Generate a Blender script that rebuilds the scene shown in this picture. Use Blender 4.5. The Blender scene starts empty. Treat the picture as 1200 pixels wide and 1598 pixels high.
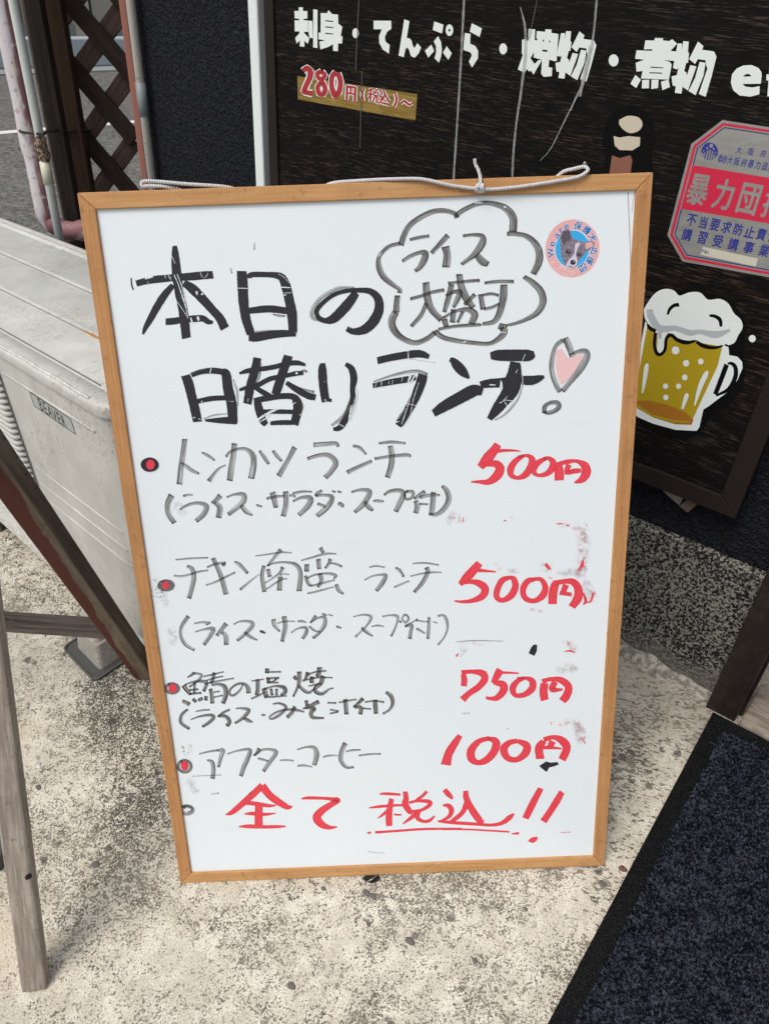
import bpy, bmesh, math, random
import numpy as np
from mathutils import Vector, Matrix
from mathutils.geometry import tessellate_polygon
random.seed(7)
S = bpy.context.scene
C = S.collection
V3 = lambda a: np.array(a, dtype=float)
def nrm(a): return a / np.linalg.norm(a)

# ---------------------------------------------------------------- camera
# pinhole solved from the vanishing points of the place: focal 1156 px on a 1200 px wide frame
FPX = 1156.0
_n = nrm(V3([498 - 600, 2430 - 799, FPX]))
_U = -_n
_F = V3([0, 0, 1.0]); _Y = nrm(_F - _U * (_F @ _U)); _X = np.cross(_Y, _U)
RC = np.array([_X, _Y, _U])                      # camera coords -> world
cam_d = bpy.data.cameras.new('camera'); cam = bpy.data.objects.new('camera', cam_d); C.objects.link(cam)
cam_d.sensor_fit = 'HORIZONTAL'; cam_d.sensor_width = 36; cam_d.lens = 36 * FPX / 1200
cam_d.clip_start = 0.02; cam_d.clip_end = 500
_r = RC @ V3([1, 0, 0]); _u = RC @ V3([0, -1, 0]); _b = RC @ V3([0, 0, -1])
cam.matrix_world = Matrix(((_r[0], _u[0], _b[0], 0), (_r[1], _u[1], _b[1], 0), (_r[2], _u[2], _b[2], 0), (0, 0, 0, 1)))
S.camera = cam
# ---------------------------------------------------------------- light: bright hazy daylight
SUN_EL, SUN_AZ = 58, 228        # degrees; azimuth the light comes from (clockwise from +Y)
wd = bpy.data.worlds.new('World'); S.world = wd; wd.use_nodes = True
nt = wd.node_tree; bg = nt.nodes['Background']
sky = nt.nodes.new('ShaderNodeTexSky'); sky.sky_type = 'NISHITA'; sky.sun_disc = False
sky.sun_elevation = math.radians(SUN_EL); sky.sun_rotation = math.radians(SUN_AZ)
sky.air_density = 1.6; sky.dust_density = 4.0; sky.ozone_density = 1.0
hs = nt.nodes.new('ShaderNodeHueSaturation'); hs.inputs['Saturation'].default_value = 0.5
nt.links.new(sky.outputs[0], hs.inputs['Color']); nt.links.new(hs.outputs[0], bg.inputs[0])
bg.inputs[1].default_value = 0.11
sd = bpy.data.lights.new('sun', 'SUN'); sd.energy = 1.3; sd.angle = math.radians(28); sd.color = (1, .95, .87)
sun = bpy.data.objects.new('sun', sd); C.objects.link(sun)
_e, _a = math.radians(SUN_EL), math.radians(SUN_AZ)
_dir = Vector((math.sin(_a) * math.cos(_e), math.cos(_a) * math.cos(_e), math.sin(_e)))
sun.rotation_euler = _dir.to_track_quat('Z', 'Y').to_euler()
S.view_settings.view_transform = 'Standard'; S.view_settings.look = 'None'
S.view_settings.exposure = 0.30; S.view_settings.gamma = 1; S.view_settings.use_curve_mapping = False
S.cycles.transparent_max_bounces = 12
S.cycles.max_bounces = 5

# ---------------------------------------------------------------- geometry of the place
WD = V3([.80554, -.59254, 0]); OD = V3([.59254, .80554, 0]); UP = V3([0, 0, 1.])   # along wall, into wall
BLc = V3([-0.26657, 0.53922, -1.04601])
GK = .112
GN = nrm(V3([-GK * OD[0], -GK * OD[1], 1]))
def ray(px, py): return RC @ V3([px - 600, py - 799, FPX])
def hit(px, py, P0, N): r = ray(px, py); return r * ((P0 @ N) / (r @ N))
def gz(x, y): return BLc[2] + GK * (OD[0] * (x - BLc[0]) + OD[1] * (y - BLc[1]))
def gp(px, py, h=0): return hit(px, py, BLc + UP * h, GN)
def wp(px, py, D): return hit(px, py, OD * D, OD)
def W(u, D, z): return WD * u + OD * D + UP * z
# whiteboard frame axes
BA = nrm(V3([0.994857, 0.064214, 0.078328])); BB = V3([0.080287, -0.296704, -0.951589])
BB = nrm(BB - BA * (BB @ BA)); BN = np.cross(BB, BA)
if BN[1] > 0: BN = -BN
BTL = V3([-0.33883, 0.80625, -0.18958])

# ---------------------------------------------------------------- materials
def mat(name, col=(.5, .5, .5), rough=.6, metal=0, spec=.5):
    m = bpy.data.materials.new(name); m.use_nodes = True
    b = m.node_tree.nodes['Principled BSDF']
    b.inputs['Base Color'].default_value = (*col, 1); b.inputs['Roughness'].default_value = rough
    b.inputs['Metallic'].default_value = metal; b.inputs['Specular IOR Level'].default_value = spec
    return m
class NB:
    def __init__(s, m): s.m = m; s.t = m.node_tree; s.b = s.t.nodes['Principled BSDF']; s.out = s.t.nodes['Material Output']
    def n(s, kind, **k):
        x = s.t.nodes.new(kind)
        for a, v in k.items(): setattr(x, a, v)
        return x
    def l(s, a, b): s.t.links.new(a, b)
    def put(s, inp, v):
        if hasattr(v, 'is_linked') or hasattr(v, 'links'): s.l(v, inp)
        else: inp.default_value = v
    def pos(s): return s.n('ShaderNodeNewGeometry').outputs['Position']
    def noise(s, vec, scale, detail=2, rough=.5, dist=0):
        x = s.n('ShaderNodeTexNoise'); s.l(vec, x.inputs['Vector'])
        x.inputs['Scale'].default_value = scale; x.inputs['Detail'].default_value = detail
        x.inputs['Roughness'].default_value = rough; x.inputs['Distortion'].default_value = dist
        return x.outputs[0]
    def vor(s, vec, scale, feature='F1', out='Distance'):
        x = s.n('ShaderNodeTexVoronoi', feature=feature); s.l(vec, x.inputs['Vector']); x.inputs['Scale'].default_value = scale
        return x.outputs[out]
    def m2(s, op, a, b=0.0, c=0.0, clamp=False):
        x = s.n('ShaderNodeMath', operation=op); x.use_clamp = clamp
        s.put(x.inputs[0], a); s.put(x.inputs[1], b)
        if len(x.inputs) > 2: s.put(x.inputs[2], c)
        return x.outputs[0]
    def step(s, v, lo, hi):
        x = s.n('ShaderNodeMapRange', interpolation_type='SMOOTHSTEP'); s.put(x.inputs[0], v)
        s.put(x.inputs[1], lo); s.put(x.inputs[2], hi); return x.outputs[0]
    def mix(s, f, a, b):
        x = s.n('ShaderNodeMix', data_type='RGBA'); s.put(x.inputs[0], f)
        for i, v in ((6, a), (7, b)):
            if isinstance(v, tuple): x.inputs[i].default_value = (*v, 1)
            else: s.l(v, x.inputs[i])
        return x.outputs[2]
    def vm(s, op, a, b=None, out=0):
        x = s.n('ShaderNodeVectorMath', operation=op); s.put(x.inputs[0], a)
        if b is not None: s.put(x.inputs[3 if op == 'SCALE' else 1], b)
        return x.outputs[out]
    def grain(s, axis, squash):      # position squeezed along an axis (wood grain, brushed streaks)
        p = s.pos(); d = s.vm('DOT_PRODUCT', p, tuple(axis), 1)
        return s.vm('SUBTRACT', p, s.vm('SCALE', tuple(axis), s.m2('MULTIPLY', d, 1 - squash)))
    def bump(s, h, strength=.3, dist=.002):
        x = s.n('ShaderNodeBump'); s.l(h, x.inputs['Height']); x.inputs['Strength'].default_value = strength
        x.inputs['Distance'].default_value = dist; s.l(x.outputs[0], s.b.inputs['Normal'])
    def col(s, c): s.l(c, s.b.inputs['Base Color'])
    def rough(s, r): s.l(r, s.b.inputs['Roughness'])
def vneg(a): return tuple(float(x) for x in a)

def wood(name, c1, c2, axis, scale=220, squash=.04, dirt=None, rough=.65, bump=.25):
    m = mat(name, c1, rough, spec=.3); b = NB(m); g = b.grain(vneg(axis), squash)
    n = b.noise(g, scale, 4, .65, .3); n2 = b.noise(b.pos(), 18, 3, .6)
    c = b.mix(b.step(n, .3, .72), c1, c2)
    c = b.mix(b.m2('MULTIPLY', b.step(n2, .35, .75), .35), c, tuple(x * .72 for x in c1))
    if dirt:
        n3 = b.noise(b.pos(), 75, 5, .8); c = b.mix(b.m2('MULTIPLY', b.step(n3, .57, .66), dirt[1]), c, dirt[0])
    b.col(c); b.bump(n, bump, .0012); return m

M = {}
# whiteboard enamel with faint wiped-ink ghosts and scratches
m = mat('whiteboard_enamel', (.82, .85, .87), .32, spec=.5); b = NB(m)
g1 = b.noise(b.grain(vneg(BA), .15), 26, 4, .6); g2 = b.noise(b.pos(), 9, 3, .6)
sm = b.m2('MULTIPLY', b.step(g1, .56, .8), b.step(g2, .45, .7))
sp = b.step(b.noise(b.pos(), 520, 2, .5), .74, .78)
sp = b.m2('MULTIPLY', sp, b.step(b.noise(b.pos(), 14, 2), .5, .62))
c = b.mix(b.m2('MULTIPLY', sm, .3), (.80, .86, .91), (.64, .69, .73)); c = b.mix(b.m2('MULTIPLY', sp, .55), c, (.25, .25, .25))
b.col(c); b.rough(b.m2('MULTIPLY_ADD', g1, .2, .25)); M['board'] = m

def ink(name, col, edge, base, scratch, gray=False):
    m = mat(name, col, .5, spec=.3); b = NB(m)
    uv = b.n('ShaderNodeUVMap', uv_map='UVMap').outputs[0]
    sx = b.n('ShaderNodeSeparateXYZ'); b.l(uv, sx.inputs[0]); v = sx.outputs[1]; u = sx.outputs[0]
    at = b.n('ShaderNodeAttribute', attribute_name='endd').outputs['Fac']
    cmb = b.n('ShaderNodeCombineXYZ'); b.l(b.m2('MULTIPLY', u, 14.0), cmb.inputs[0]); b.l(b.m2('MULTIPLY', v, 5.5), cmb.inputs[1])
    st = b.noise(cmb.outputs[0], 2.3, 3, .6)
    ed = b.m2('POWER', b.m2('ABSOLUTE', b.m2('MULTIPLY_ADD', v, 2.0, -1.0)), 5.0)
    end = b.m2('SUBTRACT', 1.0, b.step(at, .0006, .0030))
    if gray:
        a = b.m2('MULTIPLY_ADD', b.step(st, .28, .7), .66, base)
        a = b.m2('SUBTRACT', a, b.m2('MULTIPLY', v, .30))
        a = b.m2('ADD', a, b.m2('MULTIPLY', ed, .16)); a = b.m2('ADD', a, b.m2('MULTIPLY', end, .30))
    else:
        cm2 = b.n('ShaderNodeCombineXYZ'); b.l(b.m2('MULTIPLY', u, 60.0), cm2.inputs[0]); b.l(b.m2('MULTIPLY', v, 9.0), cm2.inputs[1])
        s2 = b.noise(cm2.outputs[0], 2.5, 3, .7)
        gap = b.m2('MULTIPLY', b.step(s2, .64, .70), b.step(b.noise(b.pos(), 60, 2), .5, .6))
        a = b.m2('SUBTRACT', b.m2('MULTIPLY_ADD', st, .12, base), b.m2('MULTIPLY', gap, scratch))
    a = b.m2('MINIMUM', b.m2('MAXIMUM', a, .1), 1.0)
    cc0 = b.mix(b.m2('MULTIPLY', b.step(st, .35, .7), .5 if name.startswith('red') else .0), col, (.90, .12, .17))
    b.col(b.mix(b.m2('MULTIPLY', ed, .8), cc0, edge))
    b.l(a, b.b.inputs['Alpha']); return m
M['black'] = ink('black_marker', (.028, .028, .035), (.018, .018, .024), .93, .8)
M['gray'] = ink('dry_gray_marker', (.062, .05, .042), (.035, .028, .025), .24, 0, True)
M['dgray'] = ink('half_dry_marker', (.062, .05, .042), (.03, .025, .022), .37, 0, True)
M['pale'] = ink('faded_marker', (.20, .195, .18), (.06, .06, .055), .25, 0, True)
M['red'] = ink('red_marker', (.84, .052, .075), (.60, .032, .055), .88, .3)
M['pink'] = mat('pink_wash', (.85, .56, .58), .5)
m = mat('smudge', (.55, .45, .47), .6); b = NB(m)
b.l(b.m2('MULTIPLY', b.step(b.noise(b.pos(), 210, 4, .7), .45, .62), .32), b.b.inputs['Alpha']); M['smudge'] = m
m = mat('red_crumbs', (.5, .05, .1), .6); b = NB(m)
b.l(b.m2('MULTIPLY', b.step(b.noise(b.pos(), 420, 3, .7), .54, .6), .75), b.b.inputs['Alpha']); M['crumbs'] = m
m = mat('gray_crumbs', (.2, .2, .2), .6); b = NB(m)
b.l(b.m2('MULTIPLY', b.step(b.noise(b.pos(), 420, 3, .7), .55, .62), .6), b.b.inputs['Alpha']); M['gcrumbs'] = m

def smear(name, col, amt):
    m = mat(name, col, .6, spec=.2); b = NB(m)
    uv = b.n('ShaderNodeUVMap', uv_map='UVMap').outputs[0]; sx = b.n('ShaderNodeSeparateXYZ'); b.l(uv, sx.inputs[0]); v = sx.outputs[1]
    at = b.n('ShaderNodeAttribute', attribute_name='endd').outputs['Fac']
    fall = b.m2('SUBTRACT', 1.0, b.m2('POWER', b.m2('ABSOLUTE', b.m2('MULTIPLY_ADD', v, 2.0, -1.0)), 2.0))
    a = b.m2('MULTIPLY', b.m2('MULTIPLY', fall, b.step(at, 0.0, .006)), b.m2('MULTIPLY', b.step(b.noise(b.pos(), 120, 4, .7), .38, .68), amt))
    b.l(a, b.b.inputs['Alpha']); return m
M['sm_gray'] = smear('wiped_gray_ink', (.42, .39, .39), .34); M['sm_pink'] = smear('wiped_pink_ink', (.70, .32, .38), .42)
fw = ((.50, .25, .095), (.60, .34, .15))
M['rail_h'] = wood('frame_wood_across', *fw, BA, 300, .035, ((.20, .11, .055), .5))
M['rail_v'] = wood('frame_wood_upright', (.44, .205, .08), (.55, .29, .12), BB, 300, .035, ((.20, .11, .055), .5))
M['backing'] = mat('hardboard', (.25, .17, .1), .8)
m = mat('white_cord', (.78, .77, .78), .8); b = NB(m)
wv = b.n('ShaderNodeTexWave'); wv.inputs['Scale'].default_value = 130; wv.inputs['Distortion'].default_value = 1.0
b.l(b.pos(), wv.inputs['Vector']); b.bump(wv.outputs[1], .7, .001); b.col(b.mix(wv.outputs[1], (.5, .49, .52), (.82, .81, .82))); M['cord'] = m
M['steel'] = mat('zinc_steel', (.45, .44, .42), .35, 1)

# pavement: washed, mould-speckled concrete
ACd = nrm(V3([-.756, .654, 0]))
m = mat('pavement_concrete', (.5, .48, .42), .9, spec=.2); b = NB(m); p = b.pos()
patch = b.noise(p, 7, 4, .62); patch2 = b.noise(p, 1.9, 2, .5)
fine = b.noise(p, 350, 4, .68, .3); med = b.noise(p, 85, 3, .6, .6)
# right of the board the broom marks run along one way
gr = b.grain(vneg(nrm(V3([.93, -.3, -.03]))), .45); fine2 = b.noise(gr, 290, 3, .65, .3)
dW = b.vm('DOT_PRODUCT', p, vneg(OD), 1); dX = b.vm('DOT_PRODUCT', p, (1, 0, 0), 1)
rt = b.step(b.m2('ADD', dX, b.m2('MULTIPLY', med, .2)), .34, .46)
mx = b.n('ShaderNodeMix', data_type='FLOAT'); b.l(rt, mx.inputs[0]); b.l(fine, mx.inputs[2]); b.l(fine2, mx.inputs[3]); ff = mx.outputs[0]
# grime that collects in front of the air conditioner
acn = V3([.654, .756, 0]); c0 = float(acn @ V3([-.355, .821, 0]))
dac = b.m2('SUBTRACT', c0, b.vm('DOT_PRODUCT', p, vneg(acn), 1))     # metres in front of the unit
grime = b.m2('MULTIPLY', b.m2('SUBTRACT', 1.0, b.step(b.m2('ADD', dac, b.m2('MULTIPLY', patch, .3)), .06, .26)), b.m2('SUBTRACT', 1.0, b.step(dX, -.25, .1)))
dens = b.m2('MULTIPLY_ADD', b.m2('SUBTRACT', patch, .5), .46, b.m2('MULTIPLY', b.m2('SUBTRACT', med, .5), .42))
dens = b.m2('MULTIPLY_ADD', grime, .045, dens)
# dark mould streak running out beside the menu board
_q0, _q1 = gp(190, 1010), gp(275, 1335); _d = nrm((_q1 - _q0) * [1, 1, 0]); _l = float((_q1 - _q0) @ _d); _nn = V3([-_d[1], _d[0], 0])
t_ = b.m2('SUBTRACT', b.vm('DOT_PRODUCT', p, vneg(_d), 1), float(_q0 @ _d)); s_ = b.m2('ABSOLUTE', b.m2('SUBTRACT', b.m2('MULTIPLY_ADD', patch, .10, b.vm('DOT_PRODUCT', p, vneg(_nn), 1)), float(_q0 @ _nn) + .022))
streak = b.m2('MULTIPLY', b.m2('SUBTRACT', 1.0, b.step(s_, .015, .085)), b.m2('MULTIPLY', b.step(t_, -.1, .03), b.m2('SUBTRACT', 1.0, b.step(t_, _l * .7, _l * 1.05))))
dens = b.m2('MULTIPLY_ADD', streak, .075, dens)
dens = b.m2('ADD', dens, b.m2('MULTIPLY', rt, .012))
th = b.m2('MAXIMUM', b.m2('SUBTRACT', .538, dens), .44)
sp = b.step(ff, th, b.m2('ADD', th, .085))
tone = b.mix(b.step(patch2, .35, .7), (.61, .565, .47), (.575, .54, .46))
tone = b.mix(b.step(b.noise(p, 30, 3, .6), .4, .65), tone, (.76, .72, .625))
tone = b.mix(b.m2('MULTIPLY', b.step(b.noise(p, 5.3, 2), .58, .72), .35), tone, (.56, .45, .27))
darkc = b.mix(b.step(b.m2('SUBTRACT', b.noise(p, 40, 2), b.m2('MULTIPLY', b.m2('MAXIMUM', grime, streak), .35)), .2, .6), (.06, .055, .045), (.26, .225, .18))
grit = b.noise(p, 620, 2, .6)
tone = b.mix(b.m2('MULTIPLY', b.step(grit, .42, .6), .5), tone, (.34, .29, .22))
tone = b.mix(b.m2('MULTIPLY', b.step(grit, .5, .36), .35), tone, (.80, .78, .70))
wall_shade_grime = b.m2('MULTIPLY', b.step(b.m2('MULTIPLY_ADD', patch, .30, dW), .98, 1.17), b.step(dX, .1, .35))  # darker near the wall: shade painted into the tone, plus dirt at its foot
tone = b.mix(b.m2('MULTIPLY', wall_shade_grime, .62), tone, (.24, .215, .18))
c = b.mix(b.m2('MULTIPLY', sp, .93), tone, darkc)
vd = b.vor(p, 26); vm_ = b.step(b.noise(p, 11, 2), .55, .6)
pit = b.m2('MULTIPLY', b.m2('SUBTRACT', 1.0, b.step(b.m2('ADD', vd, b.m2('MULTIPLY', fine, .25)), .26, .31)), vm_)
c = b.mix(b.m2('MULTIPLY', pit, .75), c, (.085, .075, .07))
rs = b.m2('MULTIPLY', b.step(b.noise(p, 16, 4, .7, .6), .68, .78), b.step(ff, .42, .62))
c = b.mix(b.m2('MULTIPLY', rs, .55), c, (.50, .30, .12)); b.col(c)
hh = b.m2('SUBTRACT', b.m2('MULTIPLY', b.noise(p, 300, 2), .4), sp); b.bump(hh, .8, .0022); M['pavement'] = m

m = mat('granite_chip_render', (.2, .2, .19), .85, spec=.3); b = NB(m); p = b.pos()
n = b.noise(p, 215, 2.5, .6, .6); n2 = b.noise(p, 12, 3)
zz = b.n('ShaderNodeSeparateXYZ'); b.l(p, zz.inputs[0])
low = b.m2('SUBTRACT', 1.0, b.step(b.m2('ADD', zz.outputs[2], b.m2('MULTIPLY', n2, .08)), -.915, -.86))
sp = b.step(b.m2('MULTIPLY_ADD', n2, .12, n), .50, .60)
c = b.mix(sp, (.245, .235, .20), (.010, .010, .012)); c = b.mix(b.m2('MULTIPLY', low, .65), c, (.15, .145, .135)); b.col(c)
b.bump(b.m2('MULTIPLY', sp, -1.0), .6, .002); M['granite'] = m

m = mat('black_stucco', (.008, .009, .014), .8, spec=.22); b = NB(m); p = b.pos()
n = b.noise(p, 130, 3, .6); v_ = b.vor(p, 210); n3 = b.noise(p, 700, 1)
b.bump(b.m2('ADD', n, b.m2('MULTIPLY', v_, -.5)), 1.0, .006)
c = b.mix(b.step(n, .4, .7), (.005, .006, .010), (.015, .017, .026)); c = b.mix(b.step(n3, .74, .78), c, (.12, .12, .13)); b.col(c); M['stucco'] = m

# woodgrain laminate of the shop sign, grain sloping slightly
m = mat('woodgrain_laminate', (.02, .016, .013), .55, spec=.12); b = NB(m)
ax = nrm(WD * .998 - UP * .02); g = b.grain(vneg(ax), .05)
n = b.noise(g, 640, 3, .7, .2); n2 = b.noise(g, 35, 3, .6); n3 = b.noise(b.pos(), 6, 2)
li = b.m2('MULTIPLY', b.step(n, .52, .66), b.m2('MULTIPLY_ADD', b.step(n2, .35, .65), .8, .2))
hz = b.n('ShaderNodeSeparateXYZ'); b.l(b.pos(), hz.inputs[0])
brown = b.mix(b.step(n3, .4, .65), (.062, .052, .045), (.085, .056, .036))
c = b.mix(b.m2('MULTIPLY', li, .9), (.0045, .0038, .0042), brown); b.col(c); b.bump(n, .3, .0008); M['laminate'] = m
M['sign_frame'] = mat('dark_bronze_aluminium', (.022, .017, .0145), .4, .2, .3)
M['sign_white'] = mat('white_vinyl', (.80, .86, .86), .5)
M['cut_black'] = mat('black_vinyl', (.003, .003, .004), .7, 0, .12)
M['vinyl_red'] = mat('crimson_vinyl', (.42, .025, .035), .5)
m = mat('gold_film', (.36, .235, .05), .4, .25); b = NB(m); n = b.noise(b.grain(vneg(ax), .06), 420, 3, .7)
b.col(b.mix(b.step(n, .4, .7), (.24, .15, .03), (.42, .29, .08))); M['gold'] = m
M['cream'] = mat('cream_vinyl', (.62, .55, .44), .5); M['tan'] = mat('brown_vinyl', (.25, .105, .07), .5)
M['beer'] = mat('beer_yellow', (.44, .32, .012), .45); M['beer_base'] = mat('beer_orange', (.40, .16, .015), .45); M['foam_gray'] = mat('foam_gray', (.46, .50, .54), .5)
m = mat('brushed_silver_film', (.36, .36, .35), .38, .35); b = NB(m); n = b.noise(b.grain(vneg(WD), .3), 120, 3, .6)
b.col(b.mix(n, (.26, .26, .26), (.50, .50, .47))); M['silver'] = m
M['notice_red'] = mat('notice_red', (.62, .02, .065), .45); M['notice_blue'] = mat('notice_blue', (.025, .035, .27), .45); M['notice_navy'] = mat('notice_navy', (.02, .05, .20), .45)
M['notice_cream'] = mat('notice_cream', (.62, .60, .50), .5)
m = mat('scratched_film', (.45, .47, .48), .4); b = NB(m)
b.l(b.m2('MULTIPLY_ADD', b.noise(b.pos(), 160, 3, .7), .9, .1), b.b.inputs['Alpha']); M['film'] = m
M['film_faint'] = mat('faint_film_edge', (.12, .11, .10), .4)
# sticker
M['st_pink'] = mat('sticker_pink', (.82, .42, .43), .4); M['st_white'] = mat('sticker_white', (.82, .84, .86), .4)
M['st_blue'] = mat('sticker_sky_blue', (.03, .42, .85), .4); M['st_text'] = mat('sticker_blue', (.02, .14, .45), .4)
m = mat('dog_fur', (.19, .16, .22), .7); b = NB(m); n = b.noise(b.pos(), 330, 4, .7); b.col(b.mix(b.step(n, .3, .7), (.13, .105, .15), (.33, .28, .37))); M['fur'] = m
M['fur_dark'] = mat('dog_dark_fur', (.10, .085, .115), .7); M['fur_pale'] = mat('dog_pale_fur', (.66, .6, .72), .7); M['dog_black'] = mat('dog_black', (.015, .015, .02), .4)
# air conditioner
m = mat('weathered_ivory_paint', (.52, .52, .485), .5, spec=.4); b = NB(m); p = b.pos()
n = b.noise(p, 14, 4, .65); n2 = b.noise(p, 190, 3, .65); n3 = b.noise(p, 5, 2); n4 = b.noise(b.grain((0, 0, 1), .12), 45, 3, .6)
c = b.mix(b.step(n, .35, .7), (.53, .53, .505), (.62, .62, .60))
c = b.mix(b.m2('MULTIPLY', b.m2('MULTIPLY', b.step(n2, .54, .64), b.step(b.noise(p, 7.5, 2), .50, .60)), .6), c, (.24, .225, .20))
c = b.mix(b.m2('MULTIPLY', b.step(n4, .5, .75), .25), c, (.38, .36, .31)); b.col(c); b.bump(n2, .08, .001); M['ac'] = m
m = mat('scuffed_white_paint', (.72, .72, .69), .55); b = NB(m); n = b.noise(b.pos(), 110, 4, .7)
b.col(b.mix(b.step(n, .45, .62), (.55, .545, .51), (.76, .76, .73))); b.bump(n, .3, .001); M['ac_edge'] = m
M['ac_dark'] = mat('groove_shade_grime', (.20, .19, .17), .8); M['ac_fin'] = mat('aluminium_fins', (.26, .26, .25), .7)  # first one: groove shading put into the colour, with dirt; also the seam
M['label_ink'] = mat('label_ink', (.02, .022, .03), .5); M['label_plate'] = mat('label_plate', (.42, .44, .43), .4)
m = mat('grey_foot_plastic', (.30, .285, .25), .85); b = NB(m); n = b.noise(b.pos(), 260, 3, .7); n2 = b.noise(b.pos(), 18, 3)
b.col(b.mix(b.step(n, .4, .65), (.33, .31, .275), (.52, .50, .45))); b.bump(n, .3, .001); M['foot'] = m
M['tray'] = mat('dark_tray', (.10, .10, .095), .5, .3)
# wood of stand and fence
M['stand_dark'] = wood('weathered_dark_wood', (.11, .085, .065), (.20, .165, .13), nrm(V3([0, .4, -.9])), 150, .05, ((.04, .035, .03), .7), .8, .5)
M['stand_gray'] = wood('bleached_gray_wood', (.25, .205, .175), (.47, .41, .355), nrm(V3([0, -.27, -.96])), 230, .035, ((.16, .13, .115), .8), .85, .8)
_f1, _ap = gp(230, 1052), ray(-63, 636) * .00064; _k = (_ap[0] - _f1[0]) / (_ap[2] - _f1[2])
m = wood('half_peeled_oxblood_leg', (.15, .115, .085), (.25, .20, .15), nrm(V3([0, .4, -.9])), 150, .05, ((.05, .04, .035), .7), .8, .5); b = NB(m)
old = b.b.inputs['Base Color'].links[0].from_socket; xs = b.n('ShaderNodeSeparateXYZ'); b.l(b.pos(), xs.inputs[0])
dx_ = b.m2('SUBTRACT', xs.outputs[0], b.m2('MULTIPLY_ADD', xs.outputs[2], _k, float(_f1[0] - _k * _f1[2])))
nn1 = b.noise(b.grain(vneg(nrm(_ap - _f1)), .2), 70, 4, .7)
mk_ = b.m2('SUBTRACT', 1.0, b.step(b.m2('MULTIPLY_ADD', b.m2('SUBTRACT', nn1, .5), .022, b.m2('MULTIPLY_ADD', b.m2('SUBTRACT', -.78, xs.outputs[2]), .035, dx_)), -.002, .001))
b.col(b.mix(b.m2('MULTIPLY', mk_, .92), old, (.115, .028, .022))); M['stand_red'] = m
M['rail_dark'] = wood('grey_black_timber', (.035, .029, .026), (.13, .105, .09), (1, 0, 0), 230, .035, ((.15, .09, .08), .5), .85, .8)
M['post_dark'] = wood('black_brown_timber', (.028, .022, .019), (.062, .05, .043), (0, 0, 1), 190, .03, ((.09, .08, .07), .4), .8, .5)
M['post_brown'] = wood('brown_stained_timber', (.058, .03, .018), (.095, .055, .035), (0, 0, 1), 160, .03, ((.12, .085, .065), .5), .75, .3)
for nm, ax_, cc in (('lath_front', (.62, 0, -.78), ((.024, .014, .011), (.05, .032, .024))), ('lath_back', (.62, 0, .78), ((.07, .044, .035), (.125, .085, .07)))):
    M[nm] = wood(nm + '_wood', *cc, ax_, 160, .04, ((.25, .21, .19), .45 if nm == 'lath_back' else .1), .8, .4)
M['pvc'] = mat('white_pvc', (.64, .69, .67), .35); M['pvc_cream'] = mat('cream_pvc', (.60, .60, .46), .4); M['pvc_gray'] = mat('grey_tape', (.24, .27, .29), .5)
m = mat('corner_pipe_paint', (.5, .48, .44), .6); b = NB(m); n = b.noise(b.pos(), 60, 4, .7)
b.col(b.mix(b.step(n, .62, .68), (.50, .475, .435), (.09, .09, .09))); M['pipe_cream'] = m
m = mat('salmon_pipe_paint', (.34, .13, .095), .6); M['pipe_pink'] = m
m = mat('faded_wrapping_tape', (.6, .58, .6), .6); b = NB(m); g = b.grain((0, 0, 1), .18); n = b.noise(g, 34, 3, .6, .5); n2 = b.noise(b.pos(), 70, 4, .7)
xs = b.n('ShaderNodeSeparateXYZ'); b.l(b.pos(), xs.inputs[0]); TX = xs.outputs[0]; TZ = xs.outputs[2]
st_ = b.m2('ADD', b.m2('MULTIPLY_ADD', n, .03, TX), b.m2('MULTIPLY', b.step(TZ, -.6, -.68), .0))
M_TAPE = (b, st_, TZ)
red_ = b.m2('MAXIMUM', b.step(st_, -.809, -.804), b.m2('MULTIPLY', b.step(b.m2('MULTIPLY_ADD', n, -.2, TZ), -.545, -.585), b.step(n, .4, .5)))
c = b.mix(b.m2('MULTIPLY', red_, .9), (.60, .57, .60), (.24, .08, .10)); c = b.mix(b.m2('MULTIPLY', b.step(b.noise(b.pos(), 11, 2), .5, .62), .7), c, (.62, .55, .44))
c = b.mix(b.m2('MULTIPLY', b.step(n2, .56, .66), .7), c, (.34, .15, .15)); c = b.mix(b.m2('MULTIPLY', b.step(b.noise(b.pos(), 55, 3), .6, .66), .8), c, (.62, .60, .64)); b.col(c); b.bump(n2, .2, .002); M['tape'] = m
M['tie'] = mat('black_nylon', (.006, .006, .007), .4)
m = mat('rusty_scale', (.16, .11, .07), .9); b = NB(m); n = b.noise(b.pos(), 150, 4, .7); b.col(b.mix(b.step(n, .42, .6), (.045, .032, .022), (.38, .28, .19))); b.bump(n, .8, .003); M['rust'] = m
m = mat('asphalt', (.11, .11, .105), .9, spec=.25); b = NB(m); n = b.noise(b.pos(), 38, 5, .85); n2 = b.noise(b.pos(), 1.6, 4, .6); nf = b.noise(b.pos(), 240, 2)
c = b.mix(b.step(n, .38, .64), (.04, .04, .04), (.25, .24, .225)); c = b.mix(b.m2('MULTIPLY', b.step(n2, .4, .7), .35), c, (.19, .18, .165)); b.col(c); b.bump(n, .5, .006); M['asphalt'] = m
M['line'] = mat('road_paint', (.72, .72, .70), .7); M['kerb'] = mat('kerb_concrete', (.36, .40, .44), .85); M['kerb_top'] = mat('gutter_concrete', (.27, .28, .27), .9)
M['siding'] = mat('beige_siding', (.42, .38, .32), .7); M['siding_trim'] = mat('cream_trim', (.52, .49, .38), .6); M['gap'] = mat('joint_dark', (.03, .03, .03), .8)
M['car_paint'] = mat('silver_car_paint', (.35, .37, .38), .3, .3); M['rubber'] = mat('tyre_rubber', (.012, .012, .012), .7); M['glass'] = mat('dark_glass', (.02, .025, .03), .08)
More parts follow.
